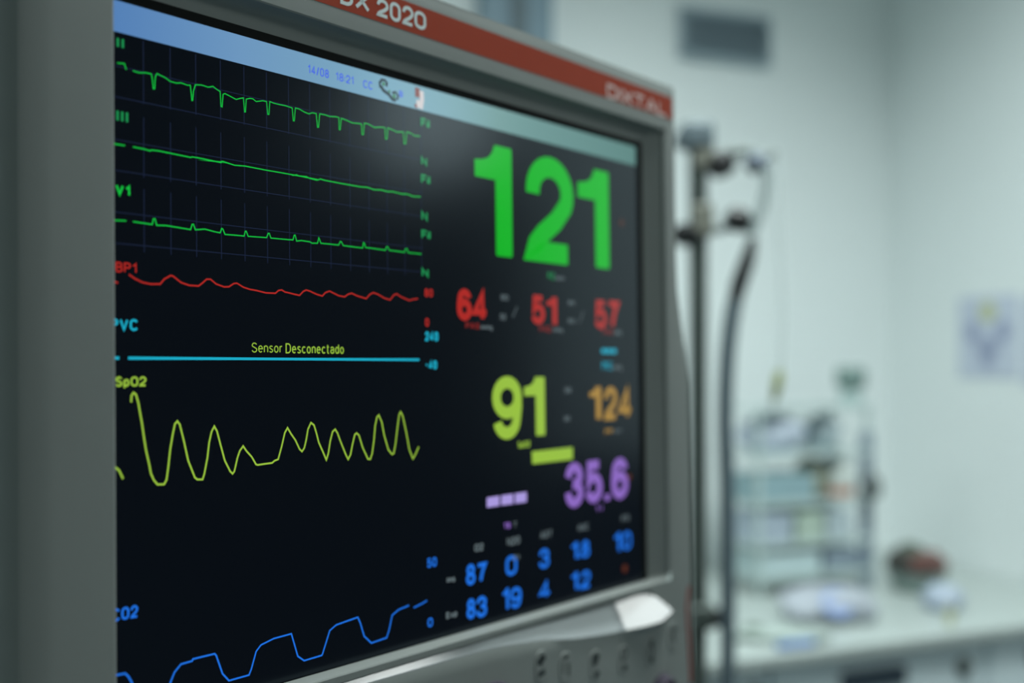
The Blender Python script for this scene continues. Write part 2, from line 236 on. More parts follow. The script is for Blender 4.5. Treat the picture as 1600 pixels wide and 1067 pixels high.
 "head": [["14/08", 0.55, [85.17, 3.84, 96.34, 7.51]], ["18:21", 0.55, [99.96, 3.76, 110.1, 7.38]], ["CC", 0.55, [115.36, 3.92, 120.94, 7.48]], ["B", 0.55, [136.88, 4.32, 139.07, 7.26]]],
 "quads": {"oxygen_bar": [[228.04, 174.67], [262.74, 174.46], [262.61, 181.08], [228.33, 181.18]],
 "temp_dash": [[[193.1, 195.18], [202.36, 195.12], [202.28, 200.07], [193.02, 200.06]], [[203.81, 195.1], [212.87, 195.16], [212.78, 200.19], [203.72, 200.06]], [[214.36, 195.14], [223.45, 195.18], [223.36, 200.28], [214.27, 200.18]]],
 "bells": [[312.01, 46.54], [316.46, 195.12], [310.69, 247.62]],
 "icon1": [[126.59, 2.98], [128.4, 1.52], [129.84, 2.03], [128.34, 6.42], [130.86, 7.54], [134.51, 6.81], [132.3, 8.34], [136.37, 5.34]],
 "icon2": [[148.46, 2.35], [150.73, 5.27], [151.07, 9.14], [146.44, 10.3]]}, "rim": {"left": -4.3, "left_flat": -26.68, "left_out": -36.27, "step_top": -12.81, "or_b": -20.51, "or_t": -33.85, "top_out": -41.38, "right_in": 342.2, "right_top": 359.38, "right_mid": 359.22, "right_low": 371.5, "or_r": 355.97, "bb": 261.62, "bb9": 262.62, "y56": 102.02, "y60": 141.62}, "cres_up": [[99.69, 261.36], [156.86, 261.62], [201.81, 261.61], [253.71, 261.94], [282.79, 261.6], [305.87, 261.27], [325.64, 261.26], [337.84, 267.44], [346.1, 274.59]],
 "cres_lo": [[121.21, 265.49], [156.8, 266.01], [189.89, 267.01], [226.63, 270.72], [253.44, 275.29], [282.42, 278.47], [297.82, 279.35], [313.88, 279.54], [330.65, 278.98], [344.66, 275.48]],
 "keys": [[223.82, 283.16], [243.81, 288.24], [270.23, 292.71], [296.82, 295.68], [324.09, 297.11], [348.5, 292.28]],
 "knob": [[184.87, 292.95], [335.77, 322.19]],
 "side_red": [[365.83, 272.21], [364.16, 278.97], [365.38, 288.98], [367.24, 303.06], [368.13, 325.6]],
 "dx": [["D", 1.55, [96.18, -30.33, 103.17, -22.66]], ["X", 1.55, [104.21, -30.81, 112.5, -22.88]], ["2", 1.55, [116.69, -30.93, 123.44, -22.85]], ["0", 1.55, [124.18, -31.5, 130.71, -22.88]], ["2", 1.55, [131.86, -31.84, 138.56, -23.11]], ["0", 1.55, [139.13, -31.49, 146.4, -23.24]]],
 "brand": [["DIXTAL", 1.8, [287.69, -28.9, 348.9, -20.6]]]}

# ================================================================== ROOM
CA, SA = 0.935, 0.353            # direction of the back wall in plan
ang = math.atan2(SA, CA)
def wl(t, off=0.0, z=0.0):       # point t metres along the back wall, off metres into the room
    return Vector((0.153+CA*t+SA*off, 2.12+SA*t-CA*off, z))
TC = 0.781                       # corner with the right wall
def wr(s, off=0.0, z=0.0):       # point s metres along the right wall from the corner
    c = wl(TC)
    return Vector((c.x+SA*s-CA*off, c.y-CA*s-SA*off, z))

def slab(name, corners, thick, m, outward):
    b = MB(); ow = Vector(outward)*thick
    v = [Vector(c) for c in corners]; v += [c+ow for c in v]
    b.add(v, [(0, 1, 2, 3), (7, 6, 5, 4), (0, 4, 5, 1), (1, 5, 6, 2), (2, 6, 7, 3), (3, 7, 4, 0)])
    o = b.build(name, m, smooth=False); o['kind'] = 'structure'; return o
SEND = 1.72
L0 = wl(-2.6); C0 = wl(TC); E0 = wr(SEND)
slab('wall_back', [L0, C0, C0+Vector((0, 0, CEIL)), L0+Vector((0, 0, CEIL))], 0.1, M['wall'], (-SA, CA, 0))
slab('wall_right', [C0, E0, E0+Vector((0, 0, CEIL)), C0+Vector((0, 0, CEIL))], 0.1, M['wall'], (CA, SA, 0))
slab('floor', [(-3.2, -3.2, 0), (4.2, -3.2, 0), (4.2, 3.4, 0), (-3.2, 3.4, 0)], 0.1, M['floor'], (0, 0, -1))
slab('ceiling', [(-3.2, -3.2, CEIL), (-3.2, 3.4, CEIL), (4.2, 3.4, CEIL), (4.2, -3.2, CEIL)], 0.1, M['ceil'], (0, 0, 1))
slab('wall_left', [(-2.3, -3.0, 0), (-2.3, 1.28, 0), (-2.3, 1.28, CEIL), (-2.3, -3.0, CEIL)], 0.1, M['wall_dim'], (-1, 0, 0))
slab('wall_front', [(-2.3, -3.0, 0), (4.0, -3.0, 0), (4.0, -3.0, CEIL), (-2.3, -3.0, CEIL)], 0.1, M['wall_dim'], (0, -1, 0))
slab('wall_far_right', [(4.0, -3.0, 0), (4.0, 3.2, 0), (4.0, 3.2, CEIL), (4.0, -3.0, CEIL)], 0.1, M['wall_shade'], (1, 0, 0))

# ceiling lamps: a frame with a glowing panel; the third is added fill
for i, (x, y) in enumerate(CEIL_LAMPS):
    t = thing('ceiling_lamp', (x, y, CEIL), ['square ceiling panel lamp over the counter, right of the monitor', 'square ceiling panel lamp over the left side of the room', 'square ceiling panel lamp added behind the viewer to light the monitor front'][i], 'lamp', 'ceiling panel lamps', rz=ang)
    f = MB()
    for sx, sy, dx, dy in ((0, .31, .64, .02), (0, -.31, .64, .02), (.31, 0, .02, .6), (-.31, 0, .02, .6)):
        f.box((sx, sy, -.015), (dx, dy, .03))
    f.build('frame', M['whiteplastic'], t, smooth=False)
    g = MB(); g.box((0, 0, -.008), (.6, .6, .012))
    g.build('diffuser', mat('lamp_diffuser', (.8, .8, .8, 1), .6, emit=(0.84, 1.0, 0.97, 1), estr=2.0), t, smooth=False)
    area_light('ceiling_panel_light', (x, y, CEIL-0.035), (x, y, 0), 0.58, LAMP_POWER[i], COOL, 0.58, (130, 130, 170)[i])

# examination lamp standing right of the monitor, outside the picture
lt = thing('examination_lamp', (LAMP_POS.x+0.25, LAMP_POS.y-0.05, 0), 'tall examination lamp standing by the end of the right wall', 'lamp')
o0 = Vector(lt.location)
axis = (LAMP_AIM-LAMP_POS).normalized()
b = MB(); b.lathe([(.17, 0), (.17, .02), (.05, .04), (.02, .05)], (0, 0, 0)); b.build('base', M['bluegrey'], lt)
b = MB(); b.tube([(0, 0, .04), (0, 0, 1.55), (-.03, .01, 1.80), tuple(LAMP_POS-o0-axis*.08)], .011); b.build('pole', M['metal'], lt)
b = MB(); b.lathe([(.02, -.11), (.06, -.095), (.105, -.05), (.122, -.002), (.115, -.002), (.105, -.02)], tuple(LAMP_POS-o0), tuple(axis)); b.build('lamp_shade', M['whiteplastic'], lt)
b = MB(); b.lathe([(.090, -.012), (.090, -.006)], tuple(LAMP_POS-o0), tuple(axis))
b.build('bulb_cover', mat('lamp_glass', (.8, .8, .8, 1), .4, emit=(0.95, 1.0, 0.97, 1), estr=4.3), lt)

# ventilation grille on the back wall
VT0, VT1 = 0.222, 0.437
vz0, vz1 = CAM_H+.647, CAM_H+.742
vc = wl((VT0+VT1)/2, 0, (vz0+vz1)/2)
t = thing('ventilation_grille', vc, 'dark blue grey slatted air grille high on the white back wall', 'air vent', rz=ang)
w_, h_ = VT1-VT0, vz1-vz0
b = MB(); b.box((0, -.003, 0), (w_, .006, h_)); b.build('backing', M['ventdark'], t, smooth=False)
b = MB()
for sx, sz, dx, dz in ((0, h_/2, w_+.012, .010), (0, -h_/2, w_+.012, .010), (w_/2, 0, .010, h_), (-w_/2, 0, .010, h_)):
    b.box((sx, -.010, sz), (dx, .014, dz))
b.build('frame', M['vent'], t, smooth=False)
for k in range(9):
    b = MB(); z = -h_/2+.008+k*(h_-.016)/8
    b.add([(-w_/2, -.006, z+.004), (w_/2, -.006, z+.004), (w_/2, -.018, z-.004), (-w_/2, -.018, z-.004),
           (-w_/2, -.006, z+.0025), (w_/2, -.006, z+.0025), (w_/2, -.018, z-.0055), (-w_/2, -.018, z-.0055)],
          [(0, 1, 2, 3), (7, 6, 5, 4), (0, 4, 5, 1), (1, 5, 6, 2), (2, 6, 7, 3), (3, 7, 4, 0)])
    b.build('slat', M['vent'], t, smooth=False)

# vertical service panel on the back wall above the monitor
pc = wl(-.165, 0, CAM_H+.10)
t = thing('wall_service_panel', pc, 'tall blue grey service panel on the back wall, seen above the monitor', 'wall panel', rz=ang)
b = MB(); b.box((0, -.02, .42), (.150, .04, .95), 0, .004); b.build('housing', mat('service_panel', (.20, .29, .35, 1), .5), t, smooth=False)
b = MB(); b.box((0, -.043, .42), (.03, .008, .9), 0, .002); b.build('rail', M['bluegrey'], t, smooth=False)

# paper notices on the right wall
PAP = mat('notice_paper', (.58, .63, .74, 1), .8, noise=.03, nscale=20)
INK = mat('notice_print', (.36, .40, .55, 1), .8)
YEL = mat('notice_yellow', (.55, .58, .36, 1), .8)
def notice(s0, s1, z0, z1, label, fig):
    w = s1-s0; h = z1-z0
    t = thing('paper_notice', wr((s0+s1)/2, 0.0, CAM_H+(z0+z1)/2), label, 'notice', 'paper notices on the right wall', rz=ang-math.pi/2)
    b = MB(); b.box((0, -.0015, 0), (w, .0015, h)); b.build('sheet', PAP, t, smooth=False)
    if fig:
        b = MB()
        for px, pz, rr in ((-.040, .012, .021), (.040, .012, .021), (-.015, -.018, .017), (.015, -.018, .017), (0, -.045, .021)):
            b.lathe([(rr, 0), (rr*.96, .0008)], (px, -.0024, pz), (0, -1, 0))
        b.build('printed_figure', INK, t, smooth=False)
        b = MB(); b.lathe([(.022, 0), (.02, .0008)], (0, -.0024, .052), (0, -1, 0)); b.build('yellow_mark', YEL, t, smooth=False)
    else:
        b = MB()
        for k in range(6): b.box((0, -.0026, h/2-.03-k*.022), (w*.7, .0006, .006))
        b.build('printed_lines', INK, t, smooth=False)
notice(.215, .372, -.045, .125, 'pale sheet on the right wall with a violet three lobed figure', True)
notice(.384, .60, -.06, .115, 'second pale sheet on the right wall, cut by the picture edge', False)

# dark cupboard added out of view to darken the screen's reflection
cp = thing('added_dark_cupboard', wr(1.30, .002, 0), 'unseen navy cupboard added at the right wall to darken the screen reflection', 'cupboard', rz=ang-math.pi/2)
NAVY = mat('navy_laminate', (.022, .035, .055, 1), .5)
b = MB(); b.box((0, -.125, .60), (.72, .25, 1.20), 0, .004); b.build('body', NAVY, cp, smooth=False)
for sx in (-1, 1):
    b = MB(); b.box((sx*.18, -.258, .60), (.352, .016, 1.16), 0, .003); d = b.build('door', NAVY, cp, smooth=False)
    b = MB(); b.box((sx*.03, -.272, .72), (.012, .012, .14), 0, .003); b.build('handle', M['metal'], d, smooth=False)

# ================================================================== COUNTER
CT = 0.90
CW0, CW1 = -.75, TC-0.004         # along the wall
CD = 0.615                        # depth
cab = thing('drawer_cabinet', wl(0, 0, 0), 'pale grey drawer cabinet under the white counter', 'cabinet', rz=ang)
def lx(t, off, z): return (t, -off, z)
b = MB(); b.box(lx((CW0+CW1)/2, CD/2-.01, .462), (CW1-CW0-.004, CD-.04, .824)); b.build('body', M['front'], cab, smooth=False)
b = MB(); b.box(lx((CW0+CW1)/2, CD/2, .025), (CW1-CW0-.02, CD-.10, .05)); b.build('plinth', M['dark'], cab, smooth=False)
xs = [CW0+.002, -.36, .03, .46, CW1-.004]
for i in range(4):
    for (z0, z1) in ((.70, .872), (.40, .692), (.07, .392)):
        b = MB(); b.box(lx((xs[i]+xs[i+1])/2, CD-.020, (z0+z1)/2), (xs[i+1]-xs[i]-.008, .02, z1-z0), 0, .003)
        d = b.build('drawer', M['front'], cab, smooth=False)
        hx = (xs[i]+xs[i+1])/2 if i != 2 else .222
        b = MB(); b.box(lx(hx, CD-.006, z1-.034), (.125, .012, .030), 0, .004)
        b.build('handle', M['dark'], d, smooth=False)
        b = MB(); b.lathe([(.015, 0), (.015, .006), (.011, .010)], lx(xs[i+1]-.053 if i == 2 else xs[i+1]-.03, CD-.011, z1-.036), (0, -1, 0))
        b.build('lock', M['metal'] if i != 1 else M['dark'], d)
ct = MB(); ct.box(lx((CW0+CW1)/2, CD/2+.005, CT-.011), (CW1-CW0, CD+.01, .022), 0, .005)
o = ct.build('countertop', M['counter'], smooth=False); o.location = wl(0); o.rotation_euler = (0, 0, ang)
tag(o, 'white laminate counter top running along the back wall', 'counter')

def at(px, py, Y):               # world point seen at a pixel of the photo at a given distance, used to survey positions
    return Vector(((px-800)/1600*Y, Y, CAM_H+(556.5-py)/1600*Y))
def on(px, py, z=CT):            # point of a level surface of height z
    Y = (CAM_H-z)*1600/(py-556.5)
    return Vector(((px-800)/1600*Y, Y, z))

# --- storage rack on the counter
RK = on(1243, 915)
rk = thing('storage_rack', (RK.x, RK.y, CT), 'translucent white shelf rack standing on the counter beside the pole', 'rack', rz=ang)
RW, RD, RH = .262, .13, .350
SHELF = mat('frosted_shelf', (.52, .62, .61, 1), .35)
POST = mat('rack_post', (.22, .28, .34, 1), .5)
for sx in (-1, 1):
    for sy in (-1, 1):
        b = MB(); b.box((sx*(RW/2-.008), sy*(RD/2-.008), RH*.43 if sx > 0 else RH/2), (.026 if sx > 0 else .006, .012, RH*.86 if sx > 0 else RH), 0, .002)
        b.build('post', POST if sx > 0 else SHELF, rk, smooth=False)
        if sx > 0:
            b = MB(); b.box((RW/2-.006, sy*(RD/2-.008), RH*.93), (.006, .010, RH*.14), 0, .001); b.build('post_extension', SHELF, rk, smooth=False)
for z in (.03, .092, .17, .262, .349):
    b = MB(); b.box((0, 0, z), (RW-.006, RD-.006, .005), 0, .0015)
    b.box((0, -RD/2+.002, z+.004), (RW-.006, .003, .010)); b.build('shelf', SHELF, rk, smooth=False)
def rk_pt(x, y, z): return rk.matrix_world @ Vector((x, y, z))
bpy.context.view_layer.update()
def rbox(name, x, y, z, d, m, label, cat, bev=.004, lid=None, group='cartons in the storage rack', rz=0.0):
    p = rk_pt(x, y, z)
    b = MB(); b.box((0, 0, d[2]/2), d, rz, bev)
    if lid:
        t = thing(name, p, label, cat, group, rz=ang)
        b.build('body', m, t, smooth=False)
        b = MB(); b.box((0, 0, d[2]+.003), (d[0]+.004, d[1]+.004, .006), rz, .002); b.build('lid', lid, t, smooth=False)
        return t
    o = b.build(name, m, smooth=False); o.location = p; o.rotation_euler = (0, 0, ang); return tag(o, label, cat, group)
mt = lambda n, c, r=.55: mat(n, c, r, noise=.04, nscale=30)
def crumple(name, p, d, m, label, cat, seed=1, amp=.25):
    rnd = random.Random(seed)
    bm = bmesh.new(); bmesh.ops.create_icosphere(bm, subdivisions=4, radius=1)
    offs = [(Vector((rnd.uniform(-1, 1), rnd.uniform(-1, 1), rnd.uniform(-1, 1))).normalized(), rnd.uniform(-amp, amp), rnd.uniform(4, 16)) for _ in range(34)]
    for v in bm.verts:
        n = v.co.normalized(); k = 1.0
        for a, s_, e in offs: k += s_*max(0, n.dot(a))**e
        q = n*k
        v.co = Vector((q.x*d[0]/2, q.y*d[1]/2, max(-1, min(1.2, q.z*1.15))*d[2]/2+d[2]/2))
        if v.co.z < 0: v.co.z = 0
    me = bpy.data.meshes.new(name); bm.to_mesh(me); bm.free(); me.materials.append(m)
    o = bpy.data.objects.new(name, me); sc.collection.objects.link(o); o.location = p
    for f in me.polygons: f.use_smooth = True
    return tag(o, label, cat) if label else o
crumple('plastic_bag', rk_pt(-.055, 0, .265), (.14, .10, .070), mt('lavender_film', (.52, .58, .68, 1)), 'lavender grey plastic bag on the rack, topmost shelf left', 'bag', 3, .15)
crumple('gauze_bundle', rk_pt(.062, 0, .265), (.08, .10, .068), mt('grey_gauze', (.52, .60, .64, 1)), 'grey gauze bundle on the topmost rack shelf, right of the bag', 'gauze', 5, .15)
rbox('supply_box', -.060, -.01, .173, (.12, .10, .052), mt('teal_carton', (.27, .40, .44, 1)), 'dark teal carton on the rack shelf above the pale cartons', 'box')
crumple('olive_bag', rk_pt(.037, 0, .173), (.07, .10, .072), mt('olive_film', (.28, .30, .23, 1)), 'olive brown bag in the middle of the rack', 'bag', 8, .15)
t = thing('white_bottle', rk_pt(.082, -.03, .173), 'round white bottle with an orange band in the rack, right of the olive bag', 'bottle')
b = MB(); b.lathe([(.020, 0), (.026, .004), (.026, .02), (.029, .03), (.030, .052), (.020, .066), (.010, .07), (.010, .078)]); b.build('body', mt('white_bottle', (.62, .67, .64, 1)), t)
b = MB(); b.lathe([(.0260, .006), (.0268, .007), (.0268, .020), (.0262, .021)]); b.build('band', mt('orange_band', (.50, .22, .15, 1)), t)
for k, (x, c, lab, w) in enumerate([(-.085, (.40, .47, .55, 1), 'slate blue carton at the left end of the middle rack shelf', .07), (-.008, (.44, .54, .46, 1), 'sage green carton beside the slate blue carton in the rack', .06), (.060, (.46, .54, .58, 1), 'grey blue carton at the right of the middle rack shelf', .055)]):
    rbox('supply_box', x, -.01, .095, (w, .10, .050), mt('carton_%s' % 'abc'[k], c), lab, 'box', lid=mt('carton_lid_%s' % 'abc'[k], tuple(min(1, q*1.25) for q in c[:3])+(1,)))
rbox('supply_box', -.05, -.01, .033, (.13, .10, .042), mt('pale_teal_carton', (.50, .62, .64, 1)), 'wide pale teal carton on the lowest rack shelf', 'box')
rbox('supply_box', .068, -.01, .033, (.078, .10, .046), mt('slate_carton', (.24, .30, .36, 1)), 'slate carton on the lowest rack shelf, beside the pale teal one', 'box')
# dark grey item hanging at the rack's right post
t = thing('hand_pump', rk_pt(.112, -.086, .176), 'dark grey hand pump hooked on the right post of the rack', 'pump')
b = MB(); b.lathe([(.006, .0), (.016, .008), (.019, .022), (.015, .038), (.007, .048)]); b.build('bulb', mt('dark_grey_rubber', (.10, .12, .12, 1)), t)
b = MB(); b.tube([(0, 0, .046), (0, .004, .056), (0, .012, .058)], .003); b.build('hook', M['metal'], t)
# green grey bottle on top of the right post
GB = rk_pt(.116, -.02, .352)
t = thing('dispenser_bottle', GB, 'green grey capped bottle standing on top of the rack', 'bottle')
b = MB(); b.lathe([(.018, 0), (.021, .003), (.021, .028), (.019, .034), (.009, .038)]); b.build('body', mt('pale_bottle', (.42, .53, .52, 1)), t)
b = MB(); b.lathe([(.026, .036), (.028, .04), (.029, .070), (.024, .076)]); b.build('cap', mt('green_cap', (.20, .29, .27, 1)), t)

# --- things on the counter
def put(px, py, z=CT): return on(px, py, z)
BR = put(1432, 922)
t = thing('basket', BR, 'dark woven basket of instruments on the counter against the wall', 'basket')
b = MB(); b.lathe([(.036, 0), (.042, .004), (.055, .036), (.058, .04), (.053, .04), (.040, .008)]); bo = b.build('body', mt('sage_plastic', (.26, .33, .31, 1)), t)
bo['label'] = 'sage grey lower bowl'
for k, (x, y, r, c) in enumerate([(-.036, -.012, .026, (.035, .035, .03, 1)), (-.006, -.018, .022, (.14, .06, .05, 1)), (.024, -.012, .024, (.17, .09, .08, 1)), (.042, .002, .018, (.30, .20, .19, 1)), (.0, .018, .030, (.07, .095, .07, 1))]):
    s_ = crumple('roll', (x, y, .028), (r*2, r*2, r*1.9), mt('roll_%s' % 'abcde'[k], c), None, None, 20+k, .2)
    s_.parent = t; s_['label'] = ['black roll', 'dark red roll', 'brown red roll', 'pink brown roll', 'dark green roll'][k]
o = crumple('wrapped_pack', put(1300, 966), (.145, .10, .052), mt('crumpled_white', (.38, .41, .46, 1)), 'crumpled white wrapped pack with a blue print on the counter', 'pack', 31, .22)
b = MB(); b.lathe([(.022, 0), (.026, .002), (.024, .004)], (-.004, -.040, .034), (0, -.75, .65)); s_ = b.build('blue_print', mt('blue_print', (.26, .34, .58, 1)), o)
crumple('gauze_pad', put(1475, 952), (.07, .06, .040), mt('lilac_pad', (.40, .46, .56, 1)), 'small lilac gauze pad right of the basket on the counter', 'gauze', 41, .15)
t = thing('ampoule', put(1484, 976), 'tiny yellowish ampoule in front of the lilac pad on the counter', 'ampoule')
b = MB(); b.lathe([(.006, 0), (.007, .002), (.007, .020), (.004, .025), (.004, .03)]); b.build('body', mt('yellow_glass', (.50, .52, .34, 1)), t)
b = MB(); b.lathe([(.0045, .030), (.0045, .035)]); b.build('cap', mt('pale_cap', (.55, .56, .45, 1)), t)
crumple('folded_cloth', put(1225, 1000), (.15, .05, .018), mt('pale_green_cloth', (.36, .43, .40, 1)), 'pale green folded cloth near the front edge of the counter', 'cloth', 51, .12)
crumple('rubber_bulb', put(1178, 998), (.040, .030, .022), mt('dark_green_rubber', (.10, .14, .11, 1)), 'small dark green rubber bulb on the counter beside the pole', 'bulb', 61, .1)
tb = put(1245, 1012)
t = thing('pen', tb, 'blue pen lying at the front edge of the counter', 'pen', rz=ang)
b = MB(); b.tube([(-.035, 0, .006), (.030, 0, .006)], .0055); b.build('barrel', mt('blue_barrel', (.10, .20, .48, 1)), t)
b = MB(); b.tube([(.030, 0, .006), (.040, 0, .006), (.043, 0, .006)], [.005, .003, .001]); b.build('tip', M['metal'], t)

# ================================================================== INFUSION POLE
PY = 1.25
def pz(px, py, dy=0.0): return at(px, py, PY+dy)
base = pz(1091, 556); px0 = base.x
pole = thing('infusion_pole', (px0, PY, 0), 'grey metal infusion pole with clamps behind the right edge of the monitor', 'pole')
def lp(px, py, dy=0.0): return pz(px, py, dy)-Vector((px0, PY, 0))
b = MB(); b.tube([(0, 0, .09), tuple(lp(1091, 215))], .0112, seg=20, sub=1); b.build('shaft', M['metal'], pole)
for k in range(5):
    a = 2*math.pi*k/5+.3
    b = MB(); b.tube([(0, 0, .10), (.09*math.cos(a), .09*math.sin(a), .09), (.20*math.cos(a), .20*math.sin(a), .055)], [.016, .013, .010]); lg = b.build('leg', M['metal'], pole)
    b = MB(); b.lathe([(.012, -.010), (.027, -.009), (.027, .009), (.012, .010)], (.20*math.cos(a), .20*math.sin(a), .028), (-math.sin(a), math.cos(a), 0)); b.build('caster', M['black'], lg)
b = MB(); b.box(tuple(lp(1089, 214)), (.040, .03, .034), 0, .007); b.box(tuple(lp(1070, 219)), (.022, .024, .020), 0, .005)
b.build('top_block', M['bluegrey'], pole, smooth=False)
b = MB(); b.box(tuple(lp(1098, 247)), (.024, .026, .030), 0, .004); b.build('upper_clamp', M['beige'], pole, smooth=False)
b = MB(); c = lp(1126, 257, -.012); b.lathe([(.007, -.012), (.0150, -.009), (.0160, .002), (.0150, .010), (.007, .014)], tuple(c), (.35, -.9, .1)); b.build('clamp_knob', M['black'], pole)
b = MB(); b.tube([tuple(lp(1100, 243)), tuple(lp(1128, 243)), tuple(lp(1160, 236)), tuple(lp(1190, 246)), tuple(lp(1212, 240))], [.0070, .0065, .006, .006, .004]); b.build('hook_arm', mt('grey_green_metal', (.12, .15, .14, 1), .5), pole)
b = MB(); b.lathe([(.005, -.012), (.0110, -.008), (.0120, .002), (.0075, .012)], tuple(lp(1181, 255, -.008)), (.5, -.8, .2)); b.build('clamp_knob', mt('slate_knob', (.16, .19, .24, 1)), pole)
b = MB(); b.box(tuple(lp(1096, 345)), (.026, .030, .040), 0, .005); b.build('lower_clamp', M['beige'], pole, smooth=False)
b = MB(); b.lathe([(.006, -.012), (.0135, -.009), (.0145, .002), (.013, .010), (.006, .014)], tuple(lp(1071, 367, -.012)), (-.6, -.7, 0)); b.build('clamp_knob', M['black'], pole)
b = MB(); b.tube([tuple(lp(1100, 352)), tuple(lp(1125, 358)), tuple(lp(1150, 350)), tuple(lp(1172, 362))], [.0065, .006, .0055, .005]); b.build('lower_arm', mt('mottled_metal', (.28, .33, .33, 1), .4), pole)
b = MB(); b.lathe([(.006, -.017), (.014, -.012), (.0155, .0), (.013, .009), (.006, .015)], tuple(lp(1155, 344, -.008)), (.85, -.35, -.3)); b.build('clamp_knob', M['black'], pole)
b = MB(); b.box(tuple(lp(1097, 962)), (.030, .028, .030), 0, .005); b.build('bottom_clamp', M['metal'], pole, smooth=False)
b = MB(); b.lathe([(.005, -.014), (.011, -.010), (.012, .006), (.006, .013)], tuple(lp(1127, 966, -.006)), (.9, -.3, 0)); b.build('clamp_knob', M['black'], pole)

# black and grey hose hanging from the lower arm
h0 = pz(1172, 366, -.012)
hb = thing('breathing_hose', Vector((h0.x, h0.y, h0.z)), 'black hose turning grey, hanging from the arm of the pole', 'hose')
def lh(px, py, dy=-.012): return tuple(pz(px, py, dy)-h0)
b = MB(); b.tube([lh(1176, 372), lh(1168, 405), lh(1156, 440), lh(1147, 475)], [.0050, .0090, .0100, .0080]); b.build('black_sleeve', M['black'], hb)
b = MB(); b.tube([lh(1148, 470), lh(1140, 520), lh(1135, 580), lh(1133, 660), lh(1136, 760), lh(1137, 900), lh(1137, 1010), lh(1137, 1140), lh(1150, 1400)], .0095); b.build('grey_hose', M['hose'], hb)
# clear tube loop between the two arms
h1 = pz(1200, 262, -.012)
c1 = thing('clear_tube', h1, 'greyish clear tube looping from the upper hook to the lower arm of the pole', 'tube')
b = MB(); b.tube([tuple(pz(x, y, -.012)-h1) for x, y in ((1196, 258), (1197, 290), (1190, 325), (1180, 350), (1174, 366))], .0055); b.build('tubing', mat('grey_clear_tube', (.36, .43, .43, 1), .3, alpha=.75), c1)
h2 = pz(1212, 242, -.004)
dl = thing('drip_line', h2, 'thin clear drip line hanging from the hook tip with a yellow green clamp', 'tube')
b = MB(); b.tube([tuple(pz(x, y, -.004)-h2) for x, y in ((1210, 242), (1214, 300), (1219, 400), (1222, 500), (1218, 580), (1213, 600), (1208, 640))], .0022); b.build('tubing', M['clear'], dl)
b = MB(); b.tube([tuple(pz(x, y, -.004)-h2) for x, y in ((1218, 580), (1214, 603), (1209, 626))], [.0050, .0062, .0030], sub=4); b.build('roller_clamp', mat('yellow_green_clamp', (.32, .36, .12, 1), .4), dl)

# ================================================================== PATIENT MONITOR (built in millimetres in its own frame)
RX = Vector((.6568446, .75400223, -.00598393)); UPV = Vector((-.01113461, .01763435, .9997825)); NV = Vector((.75394376, -.65663511, .01997854))
NV = RX.cross(UPV).normalized()
ORG = Vector((-.141505, .364, CAM_H+.12637388))
BASE = Vector((.165, -.350, -.045))         # the monitor's foot, in its own frame
mon = bpy.data.objects.new('patient_monitor', None); mon.empty_display_size = .05
sc.collection.objects.link(mon)
rot = Matrix((RX, UPV, NV)).transposed().to_4x4()
mon.matrix_world = Matrix.Translation(ORG+rot.to_3x3() @ BASE) @ rot
tag(mon, 'grey bedside patient monitor with orange top stripe and dark waveform screen', 'medical monitor')
def U(u, v, w=0.0): return Vector((u/1000, -v/1000, w/1000))-BASE
def mon_obj(name, verts, faces, m, parent=None, smooth=False, mats=None, fm=None):
    o = mesh_obj(name, [U(*p) for p in verts], faces, m, parent or mon, smooth, mats, fm)
    if len(faces) > 1 or True:
        bm = bmesh.new(); bm.from_mesh(o.data)
        for e in bm.edges:
            if len(e.link_faces) == 2 and e.calc_face_angle(0) > R(30): e.smooth = False
        bm.to_mesh(o.data); bm.free()
    return o
RM = DATA['rim']
SW, SH = 328.3, 257.25
LU = -3.0                                    # lit area starts a little left, under the lip
BVT, BVB = DATA['bar_v']
# screen glass
v = [(LU-12, -12, 0), (SW+12, -12, 0), (SW+12, SH+6, 0), (LU-12, SH+6, 0)]
v += [(a, b_, -4) for a, b_, c in v]
screen = mon_obj('screen', v, [(0, 3, 2, 1), (4, 5, 6, 7), (0, 1, 5, 4), (1, 2, 6, 5), (2, 3, 7, 6), (3, 0, 4, 7)], scr)
screen['label'] = 'dark glass display showing waveforms and readings'

# --- body: rings of the bezel
def ring(l, t, r, bt, w, rad=0.0, n=6):
    x0, x1, y0, y1 = LU-l, SW+r, -t, SH+bt
    if rad <= 0: rad = .01
    out = []
    for cx, cy, a0 in ((x0+rad, y0+rad, 180), (x1-rad, y0+rad, 270), (x1-rad, y1-rad, 0), (x0+rad, y1-rad, 90)):
        for k in range(n+1):
            a = R(a0+90*k/n); out.append((cx+rad*math.cos(a), cy+rad*math.sin(a), w))
    return out
def loft(rings, closed=True):
    vs = []; fs = []; n = len(rings[0])
    for r_ in rings: vs += r_
    for k in range(len(rings)-1):
        for i in range(n if closed else n-1):
            j = (i+1) % n
            fs.append((k*n+i, (k+1)*n+i, (k+1)*n+j, k*n+j))
    return vs, fs
WR = 8.0
TI = -RM['step_top']; RI = RM['right_in']-SW+4.5; LI = LU-RM['left']
vs, fs = loft([ring(0, 0.4, 0, 0, .25, .3), ring(.4, 4.0, 5.2, .3, .3, .5), ring(.5, 4.6, 6.0, .4, -.2, .6)])
mon_obj('screen_gasket', vs, fs, M['gasket'])
prof = [(.5, 4.2, 5.4, .35, .1), (.6, 7.2, 6.1, .45, .5), (.75, 9.2, 7.5, .5, 1.2), (.9, 10.9, 9.8, .55, 2.4), (1.05, 12.0, 12.9, .6, 4.0), (1.2, TI-.35, 17.2, .7, 6.2), (LI-.1, TI-.1, RI-.7, .9, 7.6), (LI+.5, TI+.5, RI+.5, 1.5, WR)]
